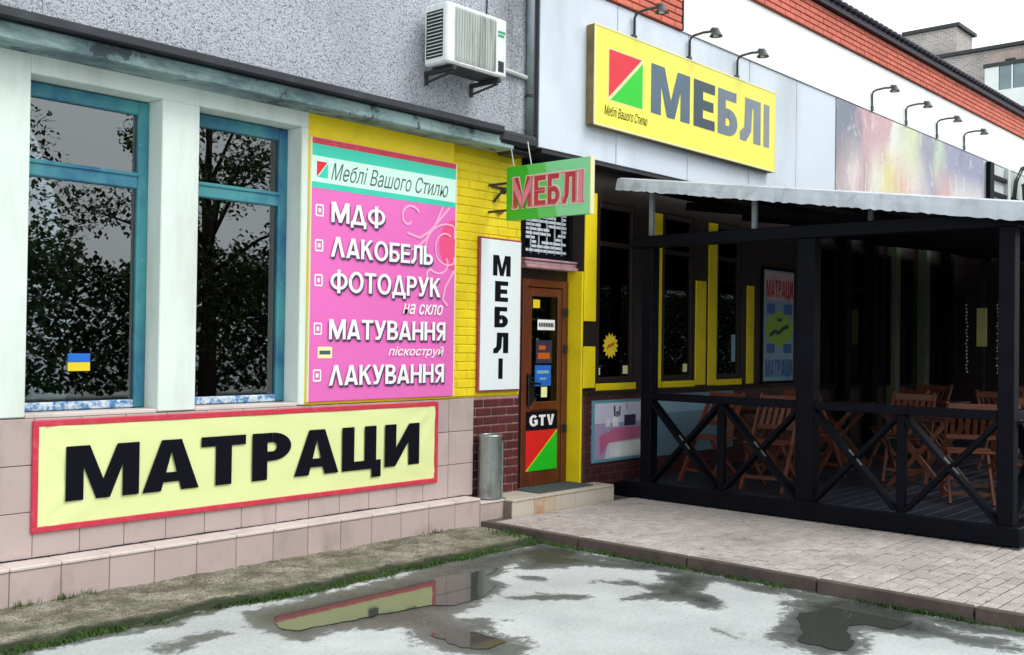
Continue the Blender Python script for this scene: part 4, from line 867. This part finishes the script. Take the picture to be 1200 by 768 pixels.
# zinc litter bin and door mat on the step
bn_ = thing('litter_bin', 'dented zinc cylinder litter bin standing on the doorstep corner', 'bin', (6.68, 6.22, .226))
MB().lathe([(0, .232), (.098, .232), (.103, .24), (.100, .40), (.102, .55), (.100, .74), (.104, .755), (.104, .785), (.096, .785), (.094, .30), (0, .30)], 6.675, 6.22, 28).build('body', 'zinc', bn_, True)
MB().lathe([(.104, .765), (.109, .768), (.109, .788), (.09, .792), (.088, .78)], 6.675, 6.22, 28).build('rim', 'zinc', bn_, True)
m = MB().tube([(6.745, 6.135, .226), (6.745, 6.135, .72)], .010, 8); m.cbox(6.70, 6.79, 6.118, 6.155, .226, .236, c=.003); m.cbox(6.73, 6.752, 6.135, 6.155, .40, .44); m.build('stand', 'zinc', bn_)
tag(B1(7.22, 8.02, 6.10, 6.42, .2262, .2382, c=.004).build('door_mat', 'mat_rubber'), 'dark grey rubber mat in front of the shop door', 'door mat')

# ================================================================== THINGS ON THE RIGHT BUILDING
bs = thing('box_sign', 'big yellow box sign with grey letters МЕБЛІ and red green square on fascia', 'sign', (9.6, 6.05, 3.68))
x0, x1, z0, z1, y = 7.816, 11.40, 3.678, 4.640, 6.0
B1(x0, x1, y+.004, FY-.002, z0, z1, c=.008).build('box', 'sign_side', bs)
B1(x0+.012, x1-.012, y-.004, y+.006, z0+.014, z1-.014, c=.003).build('face', 'sign_yellow', bs)
m = MB()
for a in ((x0, x1, y-.008, y+.004, z1-.018, z1+.003), (x0, x1, y-.008, y+.004, z0-.003, z0+.018), (x0-.003, x0+.018, y-.008, y+.004, z0+.018, z1-.018), (x1-.018, x1+.003, y-.008, y+.004, z0+.018, z1-.018)): m.cbox(*a, c=.003)
m.build('frame', 'cream_edge', bs)
y -= .0055
polyY('logo', 'cream_edge', bs, y, [rc(8.035, 8.62, 3.945, 4.450)])
polyY('logo', 'logo_red', bs, y-.001, [[(8.045, 3.975), (8.59, 4.440), (8.045, 4.440)]]); polyY('logo', 'logo_green', bs, y-.001, [[(8.075, 3.955), (8.61, 3.955), (8.61, 4.410)]])
fontY('lettering', 'Меблі Вашого Стилю', 'black_print', bs, y-.001, 7.975, 8.70, 3.795, 3.895, .35)
for i, (ch, a, b) in enumerate((('М', 8.76, 9.49), ('Е', 9.565, 10.0), ('Б', 10.066, 10.493), ('Л', 10.555, 11.035), ('І', 11.11, 11.245))): letterY(ch, 'sign_letter_%d' % i, bs, y-.001, a, b, 3.95, 4.455, .26)

def lamp(x, z0, hgt, label):
    l = thing('gooseneck_lamp', label, 'lamp', (x, 6.08, z0), 'gooseneck lamps on the fascia')
    pts = [(x, 6.075, z0), (x, 6.075, z0+hgt*.8), (x, 6.06, z0+hgt*.93), (x, 6.02, z0+hgt), (x, 5.90, z0+hgt+.01), (x, 5.78, z0+hgt-.0)]
    MB().tube(pts, .014, 8).build('arm', 'lamp_metal', l, True)
    MB().cbox(x-.03, x+.03, 6.06, 6.102, z0-.02, z0+.05, c=.004).build('wall_plate', 'lamp_metal', l)
    hd = MB(); hd.tube([(x, 5.80, z0+hgt+.02), (x, 5.76, z0+hgt-.01)], .03, 10)
    hd.lathe([(.018, z0+hgt+.03), (.03, z0+hgt+.015), (.045, z0+hgt-.02), (.068, z0+hgt-.055), (.072, z0+hgt-.06), (.062, z0+hgt-.056), (.0, z0+hgt-.02)], x, 5.75, 14); hd.build('lamp_shade', 'lamp_metal', l, True)
    MB().lathe([(.0, z0+hgt-.055), (.03, z0+hgt-.062), (.03, z0+hgt-.03)], x, 5.75, 10).build('bulb', 'lamp_glass', l, True)
for x, t in ((8.57, 'leftmost gooseneck lamp over the yellow box sign'), (9.60, 'middle gooseneck lamp over the yellow box sign'), (10.62, 'rightmost gooseneck lamp over the yellow box sign')): lamp(x, 4.66, .27, t)
for x, t in ((14.42, 'first gooseneck lamp over the faded drinks poster, from the left'), (15.68, 'second gooseneck lamp over the faded drinks poster, from the left'), (16.97, 'third gooseneck lamp over the faded drinks poster, from the left'), (18.25, 'fourth gooseneck lamp over the faded drinks poster, from the left')): lamp(x, 4.98, .27, t)

# faded drinks poster
po = thing('drinks_poster', 'wide sun-faded poster of glasses and drinks on the white fascia', 'poster', (16.3, FY, 3.5))
x0, x1, z0, z1, y = 13.29, 19.30, 3.42, 4.945, FY-.012
B1(x0, x1, y, FY+.004, z0, z1, c=.003).build('panel', 'drinks_print', po)
e = y-.001
for cx_, w_, zt in ((14.12, .15, 4.2), (15.0, .17, 4.42), (15.62, .2, 4.4), (18.1, .2, 4.5)):
    polyY('printed_glass', 'faded_white', po, e, ribbon([(cx_-w_, zt), (cx_-w_*.75, 3.5), (cx_+w_*.75, 3.5), (cx_+w_, zt)], .022))
# dark slatted panel at the far end of the fascia
sp_ = thing('slatted_panel', 'pale panel crossed by black slats at the right end of the fascia', 'panel', (20.6, FY, 3.7))
B1(19.42, 22.4, FY-.02, FY+.004, 3.55, 4.92, c=.004).build('board', 'slat_pale', sp_)
B1(19.40, 19.62, FY-.10, FY-.022, 3.55, 4.92, c=.005).build('post', 'black_paint', sp_); B1(20.45, 20.60, FY-.09, FY-.022, 3.55, 4.92, c=.005).build('post', 'slat_pale', sp_)
pieces('slat', B1(0, .80, 0, .06, 0, .07, c=.004), 'black_paint', sp_, [(19.63, FY-.085, z) for z in (3.75, 4.05, 4.35, 4.65)]); pieces('slat', B1(0, 1.7, 0, .06, 0, .07, c=.004), 'black_paint', sp_, [(20.62, FY-.085, z) for z in (3.75, 4.05, 4.35)])
wr = thing('wrought_iron_lantern', 'dark wrought iron bracket lantern cut off at the right edge', 'lantern', (21.3, 5.9, 4.4))
m = MB(); 
for o_ in (0, .12): m.tube([(20.9+o_, 6.07, 4.30), (20.9+o_, 6.02, 4.75), (21.0+o_, 5.94, 5.0), (21.2+o_, 5.86, 5.08), (21.5+o_, 5.80, 5.05)], .022, 8)
m.build('arm', 'lamp_metal', wr, True); m = MB()
m.tube([(21.2, 5.85, 4.72), (21.2, 5.85, 5.06)], .015, 6); m.lathe([(.02, 4.80), (.16, 4.70), (.14, 4.68), (.12, 4.34), (.04, 4.26), (0, 4.26)], 21.2, 5.85, 8); m.build('lantern_body', 'lamp_metal', wr)

# stickers and posters on the shopfront
su = thing('sun_sticker', 'yellow sun-shaped sticker on the shop window right of the door', 'sticker', (8.56, RY+.05, 1.5))
P = []
for i in range(28): r_ = .135 if i % 2 == 0 else .10; P.append((8.575+r_*math.cos(i*math.pi/14), 1.575+r_*1.0*math.sin(i*math.pi/14)))
polyY('star', 'sticker_yellow', su, RY+.046, [P]); polyY('print_line', 'sticker_orange', su, RY+.045, ribbon([(8.52, 1.545), (8.545, 1.585), (8.565, 1.56), (8.59, 1.60), (8.61, 1.575), (8.635, 1.61)], .022))
for x, z, w, h, t in ((8.80, 1.285, .075, .085, 'small pale square sticker low on the first shop window'), (10.0-.06, 1.29, .075, .09, 'small pale square sticker low on the second shop window')):
    tag(B1(x, x+w, RY+.042, RY+.0505, z, z+h).build('sticker', 'pale_yellow'), t, 'sticker')
tag(B1(8.365, 8.395, RY+.042, RY+.0505, 1.28, 1.35).build('sticker', 'white_print'), 'tiny white sticker at the left foot of the first shop window', 'sticker'); tag(B1(11.0, 11.08, RY+.042, RY+.0505, 1.40, 1.72).build('sticker', 'poster_sky'), 'tall pale blue sticker on the third shop window', 'sticker')
bp_ = thing('bed_poster', 'poster of a pink sofa bed in a pale room on the brick base', 'poster', (8.6, RY, .40)); x0, x1, z0, z1, y = 8.175, 9.01, .412, 1.03, RY-.044
B1(x0, x1, y, RY-.018, z0, z1, c=.003).build('panel', 'poster_teal', bp_); e = y-.001
polyY('print_field', 'poster_paper', bp_, e, [rc(x0+.03, x1-.02, z0+.03, z1-.03)]); polyY('print_field', 'poster_mauve', bp_, e-.001, [rc(x0+.03, x1-.02, .72, .80), [(x0+.03, z0+.03), (x0+.2, z0+.03), (x0+.28, .72), (x0+.03, .72)]])
polyY('print_field', 'poster_pink', bp_, e-.002, [[(8.42, .60), (x1-.02, .62), (x1-.02, .74), (8.52, .745), (8.42, .70)], [(8.30, .48), (8.44, .60), (8.40, .72), (8.28, .66)]]); polyY('print_field', 'faded_white', bp_, e-.0025, [[(8.46, .46), (x1-.02, .45), (x1-.02, .60), (8.46, .59)], rc(8.38, 8.46, .76, .83), rc(8.50, 8.60, .76, .85)])
polyY('print_field', 'poster_dark', bp_, e-.003, [rc(8.70, 8.90, .76, .87), rc(8.52, 8.545, .87, .97), rc(8.56, 8.60, .88, .91), rc(8.61, 8.63, .87, .96), rc(8.74, 8.75, .93, .99)]+ribbon([(8.54, .88), (8.58, .86), (8.62, .88)], .012))
pb_ = thing('pale_poster', 'pale blue poster on the brick base behind the black fence', 'poster', (10.0, RY, .4)); B1(9.12, 10.9, RY-.044, RY-.018, .40, 1.06, c=.003).build('panel', 'poster_pale', pb_); polyY('print_field', 'poster_sky', pb_, RY-.046, [rc(9.16, 10.86, .86, 1.03)])
mp = thing('mattress_poster', 'tall multicoloured poster with red and blue words on the cafe front', 'poster', (12.05, RY, 1.15)); x0, x1, z0, z1, y = 11.68, 12.46, 1.15, 2.54, RY-.010
B1(x0-.04, x1+.04, y+.002, RY+.014, z0-.05, z1+.04, c=.004).build('frame', 'black_paint', mp); B1(x0, x1, y-.006, y+.004, z0, z1, c=.002).build('panel', 'poster_sky', mp); y -= .0075
polyY('print_field', 'faded_rose', mp, y, [rc(x0+.01, x1-.01, 2.16, z1-.02)]); polyY('print_field', 'poster_lime', mp, y, [[(12.07+.36*math.cos(R(a)), 1.80+.22*math.sin(R(a))) for a in range(0, 360, 15)]]); polyY('print_field', 'poster_blue', mp, y-.001, [rc(11.74, 11.95, 1.99, 2.12), rc(12.18, 12.40, 1.99, 2.12), rc(11.74, 11.95, 1.50, 1.62), rc(12.18, 12.40, 1.50, 1.62)])
polyY('print_field', 'poster_dark', mp, y-.002, ribbon([(11.82, 1.72), (11.95, 1.78), (12.05, 1.75), (12.18, 1.82), (12.32, 1.84)], .05)+[rc(12.0, 12.14, 1.90, 1.94)])
wordY('lettering', 'МАТРАЦИ', 'serif_red', mp, y-.002, x0+.04, x1-.04, 2.20, 2.42, .22); wordY('lettering', 'МАТРАЦИ', 'poster_blue', mp, y-.002, x0+.04, x1-.04, 1.20, 1.42, .22)

# ================================================================== TERRACE
tr = thing('terrace_pergola', 'black timber terrace frame with cross braces under a grey sheet roof', 'terrace', (12, 4.2, .07))
X0 = 8.55; TZ = 2.555
PB = 'black_paint'
for y_, w_ in ((5.81, .12), (4.105, .17), (2.46, .12)): B1(X0, X0+.13, y_, y_+w_, .068, TZ, c=.006).build('post', PB, tr)
for x in (11.2, 13.8, 16.4, 19.0): B1(x, x+.13, 2.46, 2.58, .068, TZ, c=.006).build('post', PB, tr)
B1(X0-.01, X0+.12, 2.44, 6.06, TZ, TZ+.115, c=.006).build('top_beam', PB, tr); B1(X0+.122, 19.4, 2.44, 2.57, TZ, TZ+.115, c=.006).build('top_beam', PB, tr)
B1(X0-.045, X0-.002, 2.40, 6.08, .085, .235, c=.008).build('bottom_beam', PB, tr); B1(X0, 19.4, 2.40, 2.455, .085, .235, c=.008).build('bottom_beam', PB, tr)
B1(X0-.055, X0+.03, 2.395, 2.455, .07, .084).build('foot_bracket', 'lamp_metal', tr)
for a, b in ((5.808, 4.277), (4.103, 2.582)):
    B1(X0+.01, X0+.10, b, a, 1.045, 1.118, c=.006).build('rail', PB, tr)
    md = (a+b)/2; B1(X0+.02, X0+.09, md-.035, md+.035, .236, 1.044, c=.005).build('baluster', PB, tr)
    for p, q in ((a, md+.036), (md-.036, b)):
        mb1 = MB().bar((X0+.035, p, 1.03), (X0+.035, q, .26), .034, .115, (1, 0, 0)); mb1.build('brace', PB, tr)
        MB().bar((X0+.07, p, .26), (X0+.07, q, 1.03), .034, .115, (1, 0, 0)).build('brace', PB, tr)
        c_ = Vector((X0+.017, (p+q)/2, .645)); d_ = Vector((0, q-p, -.77)).normalized()
        n_ = Vector((0, -d_.z, d_.y))
        for s_ in (-.022, .022): MB().bar(c_-d_*.085+n_*s_, c_+d_*.085+n_*s_, .006, .014, (0, n_.y, n_.z)).build('metal_strap', 'zinc', tr)
B1(X0+.14, 11.19, 2.475, 2.555, 1.045, 1.118, c=.006).build('rail', PB, tr); B1(11.34, 13.79, 2.475, 2.555, 1.045, 1.118, c=.006).build('rail', PB, tr)
for p, q in ((X0+.14, 9.86), (9.93, 11.19)):
    for za, zb, yy in ((1.03, .26, 2.49), (.26, 1.03, 2.53)): MB().bar((p, yy, za), (q, yy, zb), .034, .115, (0, 1, 0)).build('brace', PB, tr)
B1(9.862, 9.928, 2.48, 2.55, .236, 1.044, c=.005).build('baluster', PB, tr)
# roof of the terrace
awz = lambda y: 3.235-(6.12-y)*.1405
AX0, AX1 = 8.44, 19.45
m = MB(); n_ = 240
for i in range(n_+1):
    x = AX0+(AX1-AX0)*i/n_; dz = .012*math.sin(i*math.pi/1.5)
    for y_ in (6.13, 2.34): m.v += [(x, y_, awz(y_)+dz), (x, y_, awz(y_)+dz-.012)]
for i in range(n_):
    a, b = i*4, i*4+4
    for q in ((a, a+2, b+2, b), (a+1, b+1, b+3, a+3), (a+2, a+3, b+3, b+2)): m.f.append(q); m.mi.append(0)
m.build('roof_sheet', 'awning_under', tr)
# hanging side flap of the sheet, with a ragged lower edge
m = MB(); n_ = 120; rg = random.Random(11)
for i in range(n_+1):
    y_ = 6.16-(6.16-2.33)*i/n_; h_ = .128+.03*i/n_+.003*math.sin(i*1.9)+rg.uniform(-.006, .006); w1 = .0022*math.sin(i*1.3)+.004*math.sin(i*.37); zt = awz(y_)+.022
    m.v += [(AX0+.06, y_, zt+.006), (AX0-.01+w1*.4, y_, zt-.012), (AX0-.030+w1, y_, zt-h_*.55), (AX0-.044+w1*1.6, y_, zt-h_), (AX0-.03+w1*1.6, y_, zt-h_+.002), (AX0, y_, zt-.03)]
for i in range(n_):
    for j in range(5): a, b = i*6+j, (i+1)*6+j; m.f.append((a, a+1, b+1, b)); m.mi.append(0)
m.build('side_flap', 'awning_sheet', tr)
m = MB()
for y_ in (5.95, 5.0, 4.1, 3.2, 2.5): m.cbox(8.52, 19.3, y_, y_+.05, awz(y_)-.085, awz(y_)-.03, c=.004)
m.build('purlin', PB, tr)
for x in (9.6, 10.8, 12.0, 13.2, 14.4): MB().bar((x, 6.08, awz(6.08)-.14), (x, 2.46, awz(2.46)-.14), .05, .09).build('rafter', PB, tr)
for y_ in (5.835, 4.70, 3.60): B1(X0+.03, X0+.075, y_, y_+.045, TZ+.116, awz(y_)-.03, c=.004).build('strut', 'pipe_grey' if y_ > 3.7 else 'lamp_metal', tr)
B1(8.44, 19.4, 2.325, 2.345, awz(2.33)-.16, awz(2.33)+.02, c=.004).build('front_flap', 'awning_sheet', tr)
# deck
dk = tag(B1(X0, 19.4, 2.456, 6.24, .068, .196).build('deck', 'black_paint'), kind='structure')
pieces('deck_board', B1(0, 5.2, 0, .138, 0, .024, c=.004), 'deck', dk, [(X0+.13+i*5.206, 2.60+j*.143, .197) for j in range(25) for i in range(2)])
# glowing-pale board at the far end
fb = thing('menu_board', 'narrow pale yellow board hanging at the far end of the terrace', 'board', (17, 5.5, 1.7)); B1(16.98, 17.01, 5.29, 5.44, 1.62, 2.22, c=.004).build('board', 'gold_board', fb); MB().cbox(17.012, 17.06, 5.33, 5.39, .222, 3.1, c=.005).build('stand', 'black_plastic', fb)

for y_, t_ in ((5.56, 'string of small white lights left of the menu board'), (5.10, 'string of small white lights right of the menu board')):
    sg_ = thing('light_string', t_, 'lights', (16.9, y_, 1.2)); MB().tube([(16.9, y_, 1.2), (16.9, y_, 3.0)], .004, 5).build('wire', 'cable', sg_)
    m = MB()
    for i in range(20): m.lathe([(0, 1.22+i*.055-.02), (.02, 1.22+i*.055), (0, 1.22+i*.055+.02)], 16.895, y_+random.uniform(-.012, .012), 6)
    tag(m.build('bead', 'white_print', sg_), kind='stuff')
# folding chairs and tables
def chair():
    c = thing('folding_chair', 'x', 'chair', (0, 0, 0), 'folding chairs on the terrace')
    for s_ in (-1, 1):
        MB().bar((s_*.205, .24, 0), (s_*.205, -.25, .90), .022, .042).build('leg', 'chair_wood', c); MB().bar((s_*.178, -.26, 0), (s_*.178, .20, .44), .022, .042).build('leg', 'chair_wood', c)
    MB().cbox(-.205, .205, -.255, -.230, .82, .89, c=.005).build('back_rail', 'chair_wood', c); MB().cbox(-.205, .205, -.115, -.09, .565, .61, c=.005).build('back_rail', 'chair_wood', c)
    for i in range(6): x = -.155+i*.062; MB().bar((x, -.102, .60), (x, -.243, .83), .036, .012).build('back_slat', 'chair_wood', c)
    for i in range(6): y_ = -.17+i*.068; MB().cbox(-.2, .2, y_, y_+.055, .445, .463, c=.004).build('seat_slat', 'chair_wood', c)
    MB().bar((-.2, .17, .125), (.2, .17, .125), .02, .03).build('stretcher', 'chair_wood', c); MB().bar((-.178, -.17, .09), (.178, -.17, .09), .02, .03).build('stretcher', 'chair_wood', c)
    return c
def table():
    t = thing('folding_table', 'x', 'table', (0, 0, 0), 'folding tables on the terrace')
    for i in range(9): y_ = -.35+i*.078; MB().cbox(-.36, .36, y_, y_+.07, .715, .735, c=.004).build('top_slat', 'table_wood', t)
    for x in (-.28, .28): MB().cbox(x-.015, x+.015, -.34, .34, .675, .714, c=.003).build('top_rail', 'table_wood', t); MB().bar((x, -.30, 0), (x, .28, .675), .024, .045).build('leg', 'chair_wood', t); MB().bar((x*.9, .30, 0), (x*.9, -.28, .675), .024, .045).build('leg', 'chair_wood', t)
    for y_ in (-.2, .2): MB().bar((-.28, y_, .12), (.28, y_, .12), .02, .03).build('stretcher', 'chair_wood', t)
    return t
DZ = .222
ch0, tb0 = chair(), table()
CH = [(9.10, 5.45, 80, 'folding wooden chair nearest the brick base behind the black fence'), (9.12, 4.80, 95, 'folding wooden chair behind the second brace of the fence'), (10.35, 4.95, -100, 'folding wooden chair seen just right of the middle post'), (10.75, 4.10, 100, 'folding wooden chair deeper in, right of the middle post'),
      (9.75, 3.18, -65, 'folding wooden chair nearest the corner post'), (11.7, 4.6, 60, 'folding wooden chair deep in the terrace beside the dark window'), (12.6, 3.75, -90, 'folding wooden chair with sunlit slats deep in the terrace'), (10.6, 5.6, 10, 'folding wooden chair against the frontage behind the tables'), (13.4, 4.9, 80, 'folding wooden chair farthest inside the terrace'), (10.9, 3.0, 120, 'folding wooden chair behind the corner post'), (12.0, 5.6, 200, 'folding wooden chair against the frontage beyond the tall poster'), (14.2, 4.1, 95, 'folding wooden chair far inside, left of the menu board'), (11.9, 3.3, 70, 'folding wooden chair in the row behind the corner table')]
for i, (x, y_, a, t_) in enumerate(CH):
    o = ch0 if i == 0 else copy_tree(ch0); o.location = (x, y_, DZ); o.rotation_euler = (0, 0, R(a)); o['label'] = t_
TB = [(9.85, 5.15, 0, 'folding table between the chairs nearest the brick base'), (11.4, 5.2, 5, 'folding table in the middle of the terrace'), (10.35, 3.75, -4, 'folding table nearest the corner post'), (12.7, 4.6, 0, 'folding table deep in the terrace')]
for i, (x, y_, a, t_) in enumerate(TB):
    o = tb0 if i == 0 else copy_tree(tb0); o.location = (x, y_, DZ); o.rotation_euler = (0, 0, R(a)); o['label'] = t_

# ================================================================== FAR APARTMENT BLOCK
ap = thing('apartment_block', 'grey brick apartment block with white enclosed balcony beyond the roof', 'building', (66, 10, 0))
BX = 60
B1(BX, BX+12, -6, 26, 0, 17.95).build('wall', 'grey_brick', ap); B1(BX-.25, BX+12.2, -6.2, 26.2, 17.96, 18.14).build('parapet', 'bracket_metal', ap)
tw = B1(BX+.02, BX+2.6, 20.44, 23.4, 18.15, 19.62).build('lift_house', 'grey_brick', ap); B1(BX-.15, BX+2.85, 20.25, 23.5, 19.63, 19.82).build('roof', 'bracket_metal', tw)
for y_ in (18.66, 16.9): B1(BX-.04, BX-.002, y_-.05, y_+.05, 0, 17.9).build('panel_seam', 'grey_panel', ap)
B1(BX-.05, BX-.003, 16.96, 18.60, 12, 17.8).build('panel', 'grey_panel', ap)
wd = B1(BX-.09, BX-.052, 17.30, 17.82, 16.80, 17.32).build('window', 'ac_dark', ap)
for zz in (14.4, 11.4):
    bl = B1(BX-1.2, BX-.1, 14.2, 18.55, zz, zz+1.0).build('balcony', 'balcony_white', ap)
    B1(BX-1.25, BX-.1, 14.15, 18.6, zz+2.3, zz+2.5).build('balcony_roof', 'bracket_metal', bl)
    for i in range(6):
        y_ = 14.25+i*.72; B1(BX-1.19, BX-1.12, y_, y_+.68, zz+1.0, zz+2.29).build('balcony_window', 'balcony_white', bl) if i % 3 == 2 else B1(BX-1.17, BX-1.13, y_+.05, y_+.64, zz+1.0, zz+2.29).build('pane', 'balcony_glass', bl)
        B1(BX-1.2, BX-1.11, y_-.04, y_+.04, zz+1.0, zz+2.29).build('mullion', 'balcony_white', bl)

# ================================================================== TREES ACROSS THE YARD (mirrored in the panes; unseen right-hand ones added to shade the terrace)
def tree_mesh(seed, H, Rr, nl):
    rg = random.Random(seed); tk = MB(); lv = MB()
    tk.tube([(0, 0, 0), (.05, .03, H*.3), (-.05, .08, H*.6), (0, 0, H*.92)], [.24, .18, .12, .03], 9)
    cl = []
    for i in range(26):
        z = H*rg.uniform(.22, .95); a = rg.uniform(0, 6.28); rad = Rr*math.sin(math.pi*min(1, max(.1, (z/H-.08)/1.0)))*rg.uniform(.45, 1); e = Vector((math.cos(a)*rad, math.sin(a)*rad, z))
        tk.tube([(0, 0, z*.72), tuple(e*.55+Vector((0, 0, z*.36))), tuple(e)], [.07, .045, .012], 5); cl.append((e, rg.uniform(.6, 1.15)))
    for i in range(nl):
        c_, r_ = cl[rg.randrange(len(cl))]; d = Vector((rg.gauss(0, 1), rg.gauss(0, 1), rg.gauss(0, .8))).normalized()*r_*rg.random()**.4; o = c_+d
        t = Vector((rg.gauss(0, 1), rg.gauss(0, 1), rg.gauss(0, 1))).normalized(); u_ = t.cross(Vector((0, 0, 1))).normalized(); L = rg.uniform(.09, .19)
        lv.add([o, o+t*L*.5+u_*L*.35, o+t*L, o+t*L*.5-u_*L*.35], [(0, 1, 2, 3)])
    return tk, lv
protos = []
TREES = [(8.6, -10.0, 0), (14.6, -10.5, 1), (19.5, -9, 1), (24, -10.5, 1), (29, -9.5, 1), (34, -11, 1), (3, -11, 0), (40, -10, 1)]
WORDS = ['tree across the yard, first from the left', 'tree across the yard, second from the left', 'added shade tree across the yard, third from the left', 'added shade tree across the yard, fourth from the left', 'added shade tree across the yard, fifth from the left', 'added shade tree across the yard, sixth from the left', 'tree across the yard, behind the camera', 'added shade tree across the yard, farthest to the right']
for i, (x, y_, k_) in enumerate(TREES):
    if len(protos) <= k_:
        H_, R_ = ((6.9, 2.0), (8.6, 2.9))[k_]; t = thing('leafy_tree', 'x', 'tree', (0, 0, 0), 'trees across the yard'); a, b = tree_mesh(20+k_, H_, R_, (7000, 12000)[k_]); a.build('trunk', 'bark', t, True); b.build('crown', 'leaf', t); protos.append(t); o = t
    else: o = copy_tree(protos[k_])
    o.location = (x, y_, 0); o.rotation_euler = (0, 0, i*1.3); o['label'] = WORDS[i]
mb = MB(); rg = random.Random(9)
for i in range(90000):
    x = rg.uniform(0, 48); h_ = 3.7+.8*noise.noise((x*.35, 0, 3)); y_ = -12.0+rg.gauss(0, .6); o = Vector((x, y_, rg.uniform(.05, 1)*h_)); t = Vector((rg.gauss(0, 1), rg.gauss(0, 1), rg.gauss(0, 1))).normalized(); u_ = t.cross(Vector((0, 0, 1))).normalized(); L = rg.uniform(.10, .22)
    mb.add([o, o+t*L*.5+u_*L*.4, o+t*L, o+t*L*.5-u_*L*.4], [(0, 1, 2, 3)])
tag(mb.build('undergrowth', 'leaf'), kind='stuff')
